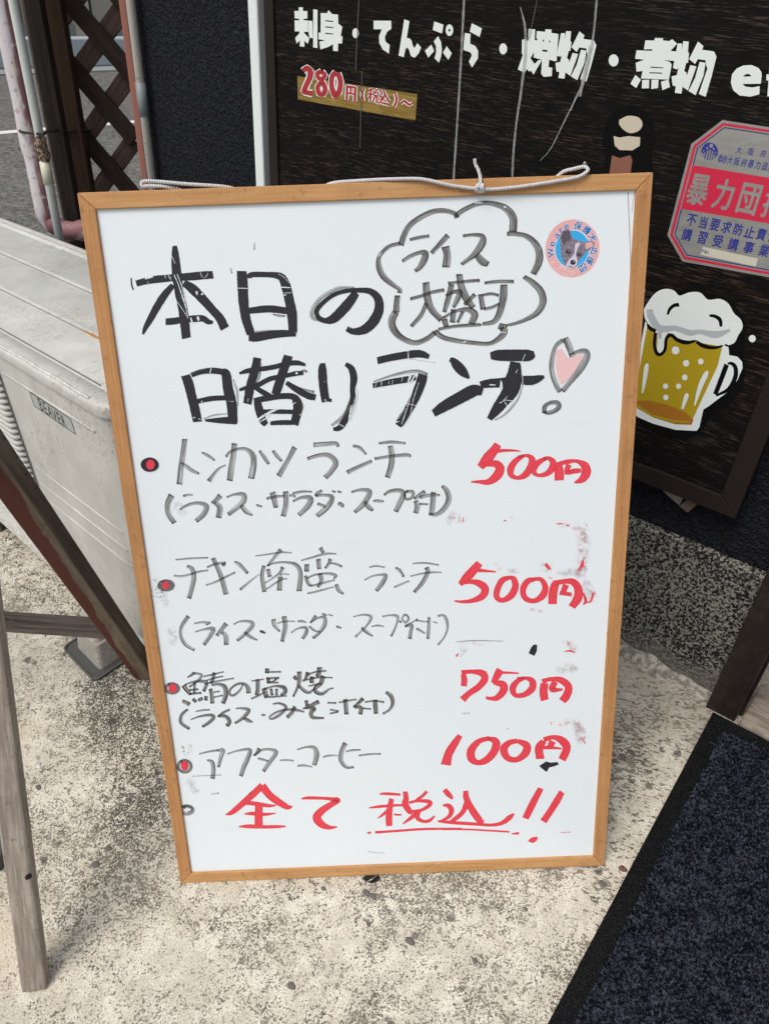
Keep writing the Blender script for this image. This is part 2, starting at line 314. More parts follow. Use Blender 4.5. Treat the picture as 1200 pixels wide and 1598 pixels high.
m = mat('jamb_bronze', (.035, .024, .02), .42, .2); b = NB(m); n = b.noise(b.pos(), 40, 4, .7); b.col(b.mix(b.step(n, .4, .75), (.018, .013, .011), (.036, .025, .021))); M['jamb'] = m
m = mat('worn_sill_stone', (.3, .25, .2), .8); b = NB(m); n = b.noise(b.grain(vneg(WD), .2), 60, 4, .7); b.col(b.mix(b.step(n, .35, .7), (.17, .13, .105), (.36, .32, .27))); M['sill'] = m
M['door_dark'] = mat('dark_door', (.012, .012, .012), .4)
m = mat('mortar', (.2, .19, .17), .9); b = NB(m); n = b.noise(b.pos(), 90, 4, .7); b.col(b.mix(b.step(n, .4, .65), (.17, .16, .14), (.46, .44, .38))); b.bump(n, .7, .004); M['mortar'] = m
m = mat('rubber_mat_border', (.012, .012, .014), .75, spec=.15); b = NB(m)
v_ = b.vor(b.pos(), 420); b.bump(v_, .8, .002); b.col(b.mix(b.step(v_, .2, .6), (.014, .014, .016), (.003, .003, .004))); M['mat_border'] = m
m = mat('navy_loop_pile', (.03, .04, .09), .95, spec=.1); b = NB(m)
n = b.noise(b.pos(), 240, 3, .7); n2 = b.noise(b.pos(), 60, 3)
c = b.mix(b.step(b.m2('MULTIPLY_ADD', n2, .3, n), .60, .73), (.004, .005, .008), (.050, .056, .080)); b.col(c); M['pile'] = m
M['green'] = mat('dull_green_plastic', (.10, .14, .08), .6); M['gray_rim'] = mat('gray_rim', (.2, .2, .19), .6)
M['hole'] = mat('hole_black', (.01, .009, .008), .9); M['pebble'] = mat('dark_pebble', (.13, .115, .105), .8); M['pebble_red'] = mat('reddish_pebble', (.16, .07, .055), .8)
M['pebble_pale'] = mat('pale_pebble', (.62, .62, .57), .8); M['shade_eave'] = mat('shade_eave_board', (.12, .11, .10), .8)  # last one: board of the unseen overhang added to darken the wall
M['broken_tile'] = mat('broken_render_edge', (.30, .27, .23), .8)
m = mat('chipped_beige_paint', (.30, .22, .15), .8); M['rust_stain'] = mat('rust_streak', (.42, .20, .07), .8)

# ---------------------------------------------------------------- object helpers
def tag(o, label=None, cat=None, group=None, kind=None):
    if label: o['label'] = label
    if cat: o['category'] = cat
    if group: o['group'] = group
    if kind: o['kind'] = kind
    return o
def thing(name, loc, label, cat, group=None):
    o = bpy.data.objects.new(name, None); C.objects.link(o); o.location = tuple(loc); o.empty_display_size = .05
    return tag(o, label, cat, group)
def origin(o):
    p = V3([0, 0, 0])
    while o is not None: p = p + V3(o.location); o = o.parent
    return p
def mk(name, verts, faces, m, parent=None, smooth=False, loc=None, ngon=False):
    verts = np.asarray(verts, dtype=float)
    base = origin(parent) if parent is not None else V3([0, 0, 0])
    if loc is None: loc = verts.mean(axis=0) if len(verts) else base
    loc = V3(loc)
    me = bpy.data.meshes.new(name); me.from_pydata([tuple(v) for v in verts - loc], [], faces); me.update()
    mats = m if isinstance(m, (list, tuple)) else [m]
    for x in mats: me.materials.append(x)
    if smooth: me.polygons.foreach_set('use_smooth', [True] * len(me.polygons))
    o = bpy.data.objects.new(name, me); C.objects.link(o); o.parent = parent; o.location = tuple(loc - base)
    return o
def fixn(o):
    bm = bmesh.new(); bm.from_mesh(o.data); bmesh.ops.recalc_face_normals(bm, faces=bm.faces); bm.to_mesh(o.data); bm.free(); return o
def bevel(o, w=.002, seg=2, ang=.6):
    md = o.modifiers.new('bevel', 'BEVEL'); md.width = w; md.segments = seg; md.limit_method = 'ANGLE'; md.angle_limit = ang
    return o
def box(name, P, ex, ey, ez, m, parent=None, bev=0, seg=2):
    """P corner, ex/ey/ez edge vectors"""
    P, ex, ey, ez = map(V3, (P, ex, ey, ez))
    v = [P + ex * a + ey * b_ + ez * c_ for c_ in (0, 1) for b_ in (0, 1) for a in (0, 1)]
    f = [(0, 2, 3, 1), (4, 5, 7, 6), (0, 1, 5, 4), (2, 6, 7, 3), (0, 4, 6, 2), (1, 3, 7, 5)]
    o = fixn(mk(name, v, f, m, parent))
    if bev: bevel(o, bev, seg)
    return o
def prism(name, loop, dvec, m, parent=None, bev=0, smooth=False):
    loop = [V3(p) for p in loop]; n = len(loop); d = V3(dvec)
    v = loop + [p + d for p in loop]
    f = [tuple(range(n)), tuple(range(2 * n - 1, n - 1, -1))] + [(i, (i + 1) % n, n + (i + 1) % n, n + i) for i in range(n)]
    o = fixn(mk(name, v, f, m, parent))
    if bev: bevel(o, bev)
    return o
def catmull(P, k=6):
    P = [V3(p) for p in P]
    if len(P) < 3: return [P[0] + (P[-1] - P[0]) * t / k for t in range(k + 1)]
    Q = [2 * P[0] - P[1]] + P + [2 * P[-1] - P[-2]]; out = []
    for i in range(1, len(Q) - 2):
        a, b_, c_, d = Q[i - 1:i + 3]
        if np.allclose(b_[:2], c_[:2]): continue
        for j in range(k):
            t = j / k
            out.append(.5 * ((2 * b_) + (-a + c_) * t + (2 * a - 5 * b_ + 4 * c_ - d) * t * t + (-a + 3 * b_ - 3 * c_ + d) * t ** 3))
    out.append(P[-1]); return out
def tube_data(P, r, n=12, cap=True):
    P = [V3(p) for p in P]; rs = r if isinstance(r, (list, tuple, np.ndarray)) else [r] * len(P)
    T = [nrm(P[min(i + 1, len(P) - 1)] - P[max(i - 1, 0)]) for i in range(len(P))]
    s = nrm(np.cross(T[0], V3([.3, .2, .93]) if abs(T[0][2]) < .9 else V3([1, 0, 0])))
    v, f = [], []
    for i, p in enumerate(P):
        s = nrm(s - T[i] * (s @ T[i])); q = np.cross(T[i], s)
        v += [p + (s * math.cos(2 * math.pi * k / n) + q * math.sin(2 * math.pi * k / n)) * rs[i] for k in range(n)]
    for i in range(len(P) - 1):
        f += [(i * n + k, i * n + (k + 1) % n, (i + 1) * n + (k + 1) % n, (i + 1) * n + k) for k in range(n)]
    if cap: f += [tuple(range(n - 1, -1, -1)), tuple(range((len(P) - 1) * n, len(P) * n))]
    return v, f
def tube(name, P, r, m, parent=None, n=12):
    v, f = tube_data(P, r, n); return mk(name, v, f, m, parent, smooth=True)
def join_data(parts):
    V, Fs = [], []
    for v, f in parts:
        b0 = len(V); V += list(v); Fs += [tuple(i + b0 for i in q) for q in f]
    return V, Fs

# ---- flat print: polygons, strokes and type laid on a plane (P0, N), each piece a hair above the last
class Plane:
    def __init__(s, P0, N, X, Yv): s.P0, s.N, s.X, s.Y = V3(P0), nrm(V3(N)), V3(X), V3(Yv); s.lift = .00005
    def up(s, d=.000003): s.lift += d; return s.lift
    def at(s, px, py, h=None):
        h = s.lift if h is None else h
        return hit(px, py, s.P0 + s.N * h, s.N)
class Crop:       # a note-taking frame for measured outlines: origin and scale of the enlarged view they were measured in
    def __init__(s, pl, x0, y0, sc): s.pl, s.x0, s.y0, s.sc = pl, x0, y0, sc
    def xy(s, p): return (s.x0 + p[0] / s.sc, s.y0 + p[1] / s.sc)
def poly_data(cr, loops, smooth=False):
    h = cr.pl.up(); L = []
    for lp in loops:
        pts = [V3([*cr.xy(p), 0]) for p in lp]
        if smooth: pts = catmull(pts + [pts[0]], 4)[:-1]
        L.append([cr.pl.at(p[0], p[1], h) for p in pts])
    X = nrm(cr.pl.X); Yv = nrm(np.cross(cr.pl.N, X))
    two = [[Vector((float(q @ X), float(q @ Yv), 0)) for q in l] for l in L]
    tris = tessellate_polygon(two); flat = [q for l in L for q in l]; fs = []
    for t in tris:
        a, b_, c_ = (flat[i] for i in t)
        if np.cross(b_ - a, c_ - a) @ cr.pl.N < 0: t = (t[0], t[2], t[1])
        fs.append(tuple(t))
    return flat, fs
def poly(name, cr, loops, m, parent, smooth=False):
    v, f = poly_data(cr, loops, smooth); return mk(name, v, f, m, parent)
def ell(cx, cy, rx, ry, rot=0, n=20):
    r = math.radians(rot)
    return [(cx + rx * math.cos(t) * math.cos(r) - ry * math.sin(t) * math.sin(r), cy + rx * math.cos(t) * math.sin(r) + ry * math.sin(t) * math.cos(r)) for t in (2 * math.pi * i / n for i in range(n))]
def polys(name, cr, lst, m, parent, smooth=False):
    v, f = join_data([poly_data(cr, l, smooth) for l in lst]); return mk(name, v, f, m, parent)
def parse(s):
    out = []
    for st in s.split(';'):
        st = st.strip()
        if not st: continue
        w = 30; pts = []
        for tk in st.split():
            a = [float(x) for x in tk.split(',')]
            if len(a) > 2: w = a[2]
            pts.append((a[0], a[1], w))
        out.append(pts)
    return out
def strokes(name, cr, text, m, parent, straight=False, grow=0, jitter=.035, label=None):
    """marker strokes: 'x,y,width x,y,width; ...' -> flat ribbons with along/across UVs"""
    V, Fs, UV, EN = [], [], [], []
    for st in parse(text):
        h = cr.pl.up()
        P = [V3(p) for p in st]
        Q = P if straight else catmull(P, 9)
        if straight: Q = [P[i] + (P[i + 1] - P[i]) * t for i in range(len(P) - 1) for t in (0, .5)] + [P[-1]]
        Q = [q for i, q in enumerate(Q) if i == 0 or np.linalg.norm(q[:2] - Q[i - 1][:2]) > .3]
        if len(Q) < 2: continue
        XY = [cr.xy(q) for q in Q]; n = len(Q)
        cum = [0]
        for i in range(1, n): cum.append(cum[-1] + math.dist(XY[i], XY[i - 1]))
        ch = (XY[-1][0] - XY[0][0], XY[-1][1] - XY[0][1])
        base = len(V)
        for i in range(n):
            a, b_ = XY[max(i - 1, 0)], XY[min(i + 1, n - 1)]
            dx, dy = b_[0] - a[0], b_[1] - a[1]; L = math.hypot(dx, dy) or 1
            nx, ny = -dy / L, dx / L
            w = max(.35, (Q[i][2] / cr.sc + grow) / 2) * (1 + random.uniform(-jitter, jitter))
            lean = random.uniform(-.12, .12) * w if i in (0, n - 1) else 0
            V.append(cr.pl.at(XY[i][0] - nx * w + dx / L * lean, XY[i][1] - ny * w + dy / L * lean, h))
            V.append(cr.pl.at(XY[i][0] + nx * w - dx / L * lean, XY[i][1] + ny * w - dy / L * lean, h))
            sgn = (-ny + -nx * .9) < 0                       # side nearer the upper left is v=0
            ref = V3([-nx, -ny, 0]) @ V3([-.8, -.6, 0]) if i == 0 else ref
            v0, v1 = (0., 1.) if ref > 0 else (1., 0.)
            UV += [(cum[i] * .0008 + base * .01, v0), (cum[i] * .0008 + base * .01, v1)]
            e = min(cum[i], cum[-1] - cum[i]) * .0008; EN += [e, e]
        for i in range(n - 1): Fs.append((base + 2 * i, base + 2 * i + 1, base + 2 * i + 3, base + 2 * i + 2))
    # face the plane normal
    F2 = []
    for q in Fs:
        nn = np.cross(V[q[1]] - V[q[0]], V[q[3]] - V[q[0]]); F2.append(q if nn @ cr.pl.N > 0 else q[::-1])
    o = mk(name, V, F2, m, parent)
    me = o.data; uvl = me.uv_layers.new(name='UVMap')
    idx = np.zeros(len(me.loops), dtype=np.int32); me.loops.foreach_get('vertex_index', idx)
    uvl.data.foreach_set('uv', np.array(UV, dtype=np.float32)[idx].ravel())
    at = me.attributes.new('endd', 'FLOAT', 'POINT'); at.data.foreach_set('value', np.array(EN, dtype=np.float32))
    if label: o['label'] = label
    return o
_glyph = {}
def glyph(ch, bold=0.0):
    k = (ch, bold)
    if k not in _glyph:
        cu = bpy.data.curves.new('t', 'FONT'); cu.body = ch; cu.size = 1; cu.offset = bold; cu.resolution_u = 3; cu.fill_mode = 'FRONT' if hasattr(cu, 'fill_mode') else cu.fill_mode
        ob = bpy.data.objects.new('t', cu); C.objects.link(ob); dg = bpy.context.evaluated_depsgraph_get(); dg.update()
        me = bpy.data.meshes.new_from_object(ob.evaluated_get(dg))
        v = np.zeros(len(me.vertices) * 3); me.vertices.foreach_get('co', v); v = v.reshape(-1, 3)
        f = [tuple(p.vertices) for p in me.polygons]
        bpy.data.objects.remove(ob); bpy.data.curves.remove(cu); bpy.data.meshes.remove(me)
        if len(v):
            lo, hi = v.min(0), v.max(0); v = v - (lo + hi) / 2; v = v / max(hi[1] - lo[1], 1e-6) if (hi[1] - lo[1]) > .25 else v
        _glyph[k] = (v, f)
    return _glyph[k]
def type_at(cr, items, bold, rotup=None):
    """items: (char, x, y, height, widthscale, up_vector or None) in crop units"""
    parts = []
    for ch, x, y, hgt, ws, upv in items:
        v, f = glyph(ch, 0.0)
        if not len(v): continue
        h = cr.pl.up(); px, py = cr.xy((x, y)); c0 = cr.pl.at(px, py, h)
        if upv is None: Yv, X = cr.pl.Y, cr.pl.X
        else:
            q = cr.pl.at(*cr.xy((x + upv[0], y + upv[1])), h); Yv = nrm(q - c0); X = np.cross(Yv, cr.pl.N)
        hm = np.linalg.norm(cr.pl.at(px, py + hgt / cr.sc / 2, h) - cr.pl.at(px, py - hgt / cr.sc / 2, h))
        W_ = [c0 + X * (a[0] * hm * ws) + Yv * (a[1] * hm) for a in v]
        fs = [q if np.cross(W_[q[1]] - W_[q[0]], W_[q[2]] - W_[q[0]]) @ cr.pl.N > -1e-12 else q[::-1] for q in f]
        parts.append((W_, fs))
        if bold:
            for a_, b_ in ((1, 0), (-1, 0), (0, 1), (0, -1), (.7, .7), (-.7, .7), (.7, -.7), (-.7, -.7)):
                off = (X * a_ + Yv * b_) * hm * bold + cr.pl.N * .000001 * (len(parts) % 9)
                parts.append(([q + off for q in W_], fs))
    return join_data(parts)
def typ(name, cr, items, m, parent, bold=.0, label=None):
    v, f = type_at(cr, items, bold)
    o = mk(name, v, f, m, parent)
    if label: o['label'] = label
    return o

# ================================================================ SETTING
box('road', V3([-60, -60, -1.32]), V3([120, 0, 0]), V3([0, 160, 0]), V3([0, 0, .2]), M['asphalt'])['kind'] = 'structure'
def gW(u, D, dz=0): q = W(u, D, 0); q[2] = gz(q[0], q[1]) + dz; return q
# sloping washed-concrete apron in front of the shop
nu, nd = 60, 40
us = np.linspace(-2.6, 3.0, nu); ds = np.linspace(-.45, 1.6, nd)
V = [gW(u, D, .0) for D in ds for u in us]; Fc = [(j * nu + i, j * nu + i + 1, (j + 1) * nu + i + 1, (j + 1) * nu + i) for j in range(nd - 1) for i in range(nu - 1)]
b0 = len(V); V += [V[0] * [1, 1, 0] + UP * -1.3, V[nu - 1] * [1, 1, 0] + UP * -1.3, V[nu * nd - 1] * [1, 1, 0] + UP * -1.3, V[nu * (nd - 1)] * [1, 1, 0] + UP * -1.3]
cs = [0, nu - 1, nu * nd - 1, nu * (nd - 1)]
for i in range(4): Fc.append((cs[i], b0 + i, b0 + (i + 1) % 4, cs[(i + 1) % 4]))
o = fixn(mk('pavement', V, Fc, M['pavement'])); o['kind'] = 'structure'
# painted bay lines on the car park
def flat_strip(name, a, b_, w, z, m):
    a, b_ = V3([*a, z]), V3([*b_, z]); d = nrm(b_ - a); nn = np.cross(UP, d) * w / 2
    return mk(name, [a - nn, b_ - nn, b_ + nn, a + nn], [(0, 1, 2, 3)], m)
ZR = -1.12
def zp(px, py, z): r = ray(px, py); return r * (z / r[2])
l1a, l1b = zp(0, 207, ZR), zp(183, 192, ZR); l2a, l2b = zp(0, 115, ZR), zp(55, 113, ZR)
d = nrm(l1b - l1a); s1 = flat_strip('parking_line', (l1a - d * 5)[:2], (l1b + d * 3)[:2], .13, ZR + .004, M['line']); s1['kind'] = 'structure'
d = nrm(l2b - l2a); s2 = flat_strip('parking_line', (l2a - d * 5)[:2], (l2b + d * .5)[:2], .13, ZR + .004, M['line']); s2['kind'] = 'structure'
# far gutter and low kerb wall
k0, k1 = zp(0, 110, ZR), zp(215, 103, ZR); kd = nrm((k1 - k0) * [1, 1, 0]); kn = V3([-kd[1], kd[0], 0])
kr = thing('kerb_wall', k0 + kd * 1.5, 'low pale blue-grey concrete kerb wall across the car park, seen through the lattice', 'kerb')
box('coping', k0 - kd * 6 + UP * .02, kd * 14, kn * .35, UP * .33, M['kerb'], kr, .02)
box('footing', k0 - kd * 6 - kn * .5, kd * 14, kn * 1.0, UP * .02, M['kerb_top'], kr)
# far building with beige siding
hb = thing('far_building', k0 + kn * 3, 'beige sided building with cream trims behind the car park', 'building')
B0 = k0 + kn * 3.0 - kd * 8
box('wall', B0, kd * 20, kn * 4, UP * 5.5, M['siding'], hb)
box('roof', B0 - kd * .4 - kn * .4 + UP * 5.5, kd * 20.8, kn * 4.8, UP * .3, M['kerb_top'], hb)
for t in (9.2, 9.62, 10.9):
    box('trim_post', B0 + kd * t - kn * .06, kd * .3, kn * .06, UP * 5.4, M['siding_trim'], hb)
    box('joint', B0 + kd * (t + .34) - kn * .01, kd * .04, kn * .01, UP * 5.4, M['gap'], hb)
box('plinth', B0 - kn * .05, kd * 20, kn * .05, UP * .35, M['kerb_top'], hb)

# ================================================================ PARKED CAR (only its right end shows between the posts)
cc_ = k0 + kn * .95; cq = thing('parked_car', cc_, 'silver hatchback parked behind the kerb wall, glimpsed between the dark posts', 'car')
def cpos(a, b_, z): return cc_ + kd * a + kn * b_ + UP * z
prof = [(-3.3, .35), (-3.32, .75), (-2.5, .95), (-1.9, 1.42), (-.2, 1.45), (.35, .98), (.62, .8), (.62, .3), (.5, .22), (-3.2, .22)]
prism('body', [cpos(a, .05, z) for a, z in prof], kn * 1.55, M['car_paint'], cq, .05)
prism('window', [cpos(a, .04, z) for a, z in [(-2.2, .98), (-1.75, 1.34), (-.95, 1.36), (-.95, .98)]], kn * .02, M['glass'], cq)
prism('window', [cpos(a, .04, z) for a, z in [(-.88, .98), (-.88, 1.36), (-.25, 1.36), (.1, .98)]], kn * .02, M['glass'], cq)
for a in (-.35 + .18, -2.6):
    for b_ in (-.01, 1.46):
        wh = mk('wheel', *tube_data([cpos(a, b_, .3), cpos(a, b_ + .2, .3)], .31, 28), M['rubber'], cq, True)
        mk('rim', *tube_data([cpos(a, b_ - .008, .3), cpos(a, b_ + .02, .3)], .2, 20), M['car_paint'], wh, True)
box('headlight', cpos(.4, .03, .62), kd * .23, kn * .3, UP * .14, M['siding_trim'], cq, .02)

# ================================================================ SHOP WALL
DW = 1.062
sw = thing('shop_wall', W(-.75, DW, -1.0), 'black stucco shop front wall with speckled granite-chip base', 'wall')
uL = float(wp(212, 150, DW) @ WD)
JU0, JU1, JD = -.052, -.004, 1.018
zst = float(hit(975, 808, OD * 1.05, OD)[2])
box('stucco_panel', W(uL, DW, zst), WD * (JU0 + .02 - uL), OD * .14, UP * (1.75 - zst), M['stucco'], sw, .004)
# granite-chip base with an uneven top arris
nn_ = 90; top = []; rr = random.Random(3)
uu = np.linspace(uL, JU0 + .015, nn_)
V, Fc = [], []
for i, u in enumerate(uu):
    zt = zst + rr.uniform(-.0018, .0018); g0 = gW(u, 1.05)[2] - .03
    V += [W(u, 1.05, g0), W(u, 1.05, zt - .003), W(u, 1.053, zt), W(u, DW + .01, zt + .001)]
for i in range(nn_ - 1):
    for k in range(3): Fc.append((i * 4 + k, (i + 1) * 4 + k, (i + 1) * 4 + k + 1, i * 4 + k + 1))
o = mk('granite_base', V, Fc, M['granite'], sw)
# mortar fillet along the foot of the wall
V, Fc = [], []; rr = random.Random(5); nn_ = 80; nk = 7; uu = np.linspace(-.75, JU0 + .01, nn_); ph = [rr.uniform(0, 6) for _ in range(8)]
for i, u in enumerate(uu):
    a = .5 + .5 * math.sin(u * 23 + ph[0]); wd_ = .016 + .010 * math.sin(u * 17 + ph[1]) + .008 * math.sin(u * 61 + ph[2]) + .004 * math.sin(u * 170)
    wd_ = max(.01, wd_) + max(0, (-.12 - u)) * .03; hh_ = .010 + .007 * math.sin(u * 21 + ph[3]) + .004 * math.sin(u * 95 + ph[4]); hh_ = max(.004, hh_)
    for k in range(nk):
        t = k / (nk - 1); D = 1.0505 - wd_ * t; hz_ = hh_ * (1 - t) ** 1.6 + rr.uniform(-.0012, .0012) * (0 < k < nk - 1) + (.0025 * (k == nk - 2))
        q = gW(u, D); V.append(q + UP * (hz_ if k < nk - 1 else -.004))
for i in range(nn_ - 1):
    for k in range(nk - 1): Fc.append((i * nk + k, i * nk + k + 1, (i + 1) * nk + k + 1, (i + 1) * nk + k))
mk('mortar_fillet', V, Fc, M['mortar'], sw, True)
# wall return at its far end, eave over the shop front, unseen and added to shade it
box('return_wall', W(uL, DW + .14, -1.1), WD * .14, OD * 2.2, UP * 2.85, M['stucco'], sw)
box('added_shade_eave', W(uL - .1, .60, 1.35), WD * 4.2, OD * 2.6, UP * .1, M['shade_eave'], sw)
# two vertical pipes on the wall's far corner
def vpipe(name, px, py, D, z0, z1, r, m, parent, n=16):
    q = wp(px, py, D); return tube(name, [V3([q[0], q[1], z0]), V3([q[0], q[1], (z0 + z1) / 2]), V3([q[0], q[1], z1])], r, m, parent, n)
cp = thing('corner_pipe', wp(212, 60, 1.045) * [1, 1, 0] + UP * -1, 'chipped cream pipe running up the corner of the black wall, grey taped joint', 'pipe')
vpipe('pipe', 215.5, 100, 1.045, -1.0, 1.3, .0088, M['pipe_cream'], cp)
qz = wp(222, 150, 1.045)
z_a, z_b = float(wp(220, 128, 1.045)[2]), float(wp(222, 180, 1.045)[2])
vpipe('taped_joint', 215.5, 100, 1.045, z_b, z_a, .0102, M['pvc_gray'], cp)
cp2 = thing('salmon_pipe', wp(200, 60, 1.06) * [1, 1, 0] + UP * -1, 'thin salmon-pink pipe left of the cream corner pipe', 'pipe')
q_ = wp(204, 100, 1.06)
box('pipe', V3([q_[0] - .009, q_[1], -1.0]), V3([.018, 0, 0]), V3([0, .02, 0]), UP * 2.3, M['pipe_pink'], cp2, .004)
# white conduit strip between wall and sign
q0, q1 = wp(397.5, 40, 1.055) @ WD, wp(412.2, 40, 1.055) @ WD
tag(box('trim_strip', W(q0, 1.040, -.9), WD * (q1 - q0), OD * .02, UP * 2.2, M['sign_white'], None, .003), 'narrow white upright strip at the left edge of the shop sign', 'trim')

# ================================================================ SHOP SIGN
DS = 1.028
def wu(px, py, D): q = wp(px, py, D); return float(q @ WD), float(q[2])
sg = thing('shop_sign', W(-.6, DS, -.62), 'dark woodgrain shop sign in bronze frame with white lettering, beer mug and price', 'sign')
uR, zB = wu(1147, 810, DS); uRi, zBi = wu(1125, 773, DS); uLo = wu(412.5, 50, DS)[0]; uLi = wu(427, 50, DS)[0]; zT = .42
FWd = .030
box('sign_panel', W(uLi - .01, DS + .004, zBi - .01), WD * (uRi - uLi + .02), OD * .008, UP * (zT - zBi), M['laminate'], sg)
def sframe(a, b_, c_, d_): return prism('sign_frame', [a, b_, c_, d_], OD * .03, M['sign_frame'], sg, .0012)
sframe(W(uLo, DS, zB), W(uR - .0004, DS, zB), W(uRi - .0004, DS, zBi), W(uLi, DS, zBi))
sframe(W(uR, DS, zB), W(uR, DS, zT + .03), W(uRi, DS, zT), W(uRi, DS, zBi + .0004))
sframe(W(uLo, DS, zB + .0006), W(uLi, DS, zBi + .0006), W(uLi, DS, zT), W(uLo, DS, zT + .03))
sframe(W(uLo, DS, zT + .0304), W(uLi, DS, zT + .0004), W(uRi, DS, zT + .0004), W(uR, DS, zT + .0304))
# broken bits of old render under the sign
a_, b_, c_, d_ = (wp(x, y, 1.045) for x, y in ((1035, 768), (1062, 790), (1070, 778), (1092, 781)))
tag(prism('bracket', [wp(1034, 766, 1.05), wp(1060, 789, 1.05), wp(1066, 776, 1.05), wp(1060, 772, 1.05)], OD * .01, M['broken_tile']), 'pale triangular scrap of board under the shop sign', 'bracket')
tag(prism('bracket', [wp(1060, 790, 1.045), wp(1073, 800, 1.045), wp(1090, 786, 1.045), wp(1074, 778, 1.045)], OD * .012, M['stand_dark']), 'brown wooden block under the shop sign beside the pale scrap', 'bracket')

SP = Plane(OD * (DS + .004), -OD, WD, UP)
cA = Crop(SP, 450, 0, 6); cB = Crop(SP, 640, 10, 6); cC = Crop(SP, 800, 30, 6); cD = Crop(SP, 980, 40, 5.4545)
SGL = 'white cut vinyl character '
# sa
v = join_data([poly_data(cA, l) for l in [
    [[(97, 62), (136, 63), (136, 97), (178, 99), (178, 168), (143, 170), (143, 184), (185, 186), (185, 292), (150, 292), (150, 305), (198, 355), (182, 405), (150, 375), (150, 432), (108, 430), (108, 372), (78, 402), (64, 350), (103, 305), (103, 288), (60, 288), (58, 185), (100, 184), (100, 170), (60, 166), (56, 97), (97, 96)]],
    [[(188, 188), (225, 190), (230, 352), (198, 348), (188, 300)]], [[(233, 80), (273, 86), (272, 445), (232, 438)]]]])
mk('sign_character', *v, M['sign_white'], sg)['label'] = SGL + '刺'
v = poly_data(cA, [[(302, 115), (362, 118), (375, 88), (412, 127), (465, 130), (468, 215), (505, 245), (490, 332), (507, 335), (503, 402), (467, 400), (463, 475), (418, 470), (418, 408), (372, 435), (300, 457), (290, 385), (345, 372), (283, 362), (283, 300), (302, 300)],
    [(345, 182), (345, 193), (418, 202), (420, 190)], [(345, 240), (345, 251), (420, 258), (420, 248)], [(345, 300), (345, 311), (418, 318), (418, 308)]])
mk('sign_character', *v, M['sign_white'], sg)['label'] = SGL + '身'
poly('sign_dot', cA, [ell(629, 305, 30, 47)], M['sign_white'], sg)
poly('sign_character', cA, [[(798, 188), (962, 188), (965, 262), (925, 292), (903, 340), (910, 385), (948, 415), (942, 497), (885, 458), (852, 400), (848, 335), (875, 268), (798, 268)]], M['sign_white'], sg)['label'] = SGL + 'て'
poly('sign_character', cA, [[(1085, 175), (1133, 193), (1108, 352), (1130, 352), (1152, 372), (1165, 420), (1180, 447), (1206, 398), (1243, 438), (1222, 492), (1182, 536), (1148, 520), (1128, 455), (1110, 438), (1096, 455), (1080, 530), (1032, 515)]], M['sign_white'], sg)['label'] = SGL + 'ん'
polys('sign_character', cB, [[[(225, 135), (312, 165), (298, 248), (212, 215)]], [ell(368, 217, 35, 55), ell(368, 217, 10, 14)[::-1]],
    [[(262, 272), (290, 330), (297, 400), (290, 460), (270, 522), (228, 480), (245, 420), (243, 370), (222, 322)]],
    [[(198, 352), (225, 412), (170, 475), (138, 410)]], [[(342, 367), (390, 432), (358, 495), (307, 428)]]], M['sign_white'], sg)['label'] = SGL + 'ぷ'
polys('sign_character', cB, [[[(577, 152), (672, 200), (650, 280), (558, 230)]], [[(512, 243), (566, 252), (560, 342), (610, 365), (636, 410), (635, 480), (580, 567), (550, 512), (578, 455), (565, 425), (497, 400)]]], M['sign_white'], sg)['label'] = SGL + 'ら'
poly('sign_dot', cB, [ell(871, 392, 37, 52)], M['sign_white'], sg)
polys('sign_character', cC, [[[(150, 85), (210, 88), (206, 190), (234, 192), (232, 215), (222, 345), (200, 350), (205, 300), (190, 318), (166, 360), (205, 415), (238, 380), (275, 375), (195, 512), (170, 475), (155, 485), (135, 462), (110, 495), (48, 465), (95, 330), (85, 310), (88, 187), (118, 180), (145, 200)]],
    [[(225, 105), (305, 112), (305, 88), (365, 92), (362, 122), (428, 132), (412, 385), (390, 388), (342, 372), (335, 445), (370, 448), (366, 527), (290, 535), (266, 505), (275, 375), (195, 352), (205, 282), (200, 195), (236, 192), (222, 170)], [(280, 185), (283, 205), (292, 205), (294, 187)], [(342, 192), (342, 214), (352, 212), (352, 196)], [(278, 278), (278, 296), (325, 301), (325, 283)]]], M['sign_white'], sg)['label'] = SGL + '焼'
def mono(cr, dx, dy, sx, lab):
    T = lambda L: [(x * sx + dx, y * sx + dy) for x, y in L]
    polys('sign_character', cr, [[T([(452, 125), (490, 125), (486, 190), (500, 105), (547, 108), (540, 200), (550, 205), (540, 290), (525, 290), (508, 360), (525, 370), (530, 400), (560, 310), (612, 320), (540, 525), (496, 495), (500, 455), (485, 552), (428, 545), (437, 488), (410, 485), (400, 405), (445, 395), (460, 330), (447, 346), (412, 335)])],
        [T([(625, 108), (672, 147), (660, 178), (762, 193), (783, 238), (740, 410), (690, 580), (632, 555), (705, 340), (692, 300), (690, 268), (625, 258), (600, 300), (550, 258)])], [T([(640, 280), (690, 290), (672, 400), (605, 565), (545, 530), (600, 420)])]], M['sign_white'], sg)['label'] = SGL + lab
mono(cC, 0, 0, 1, '物')
poly('sign_dot', cC, [ell(945, 380, 46, 57)], M['sign_white'], sg)
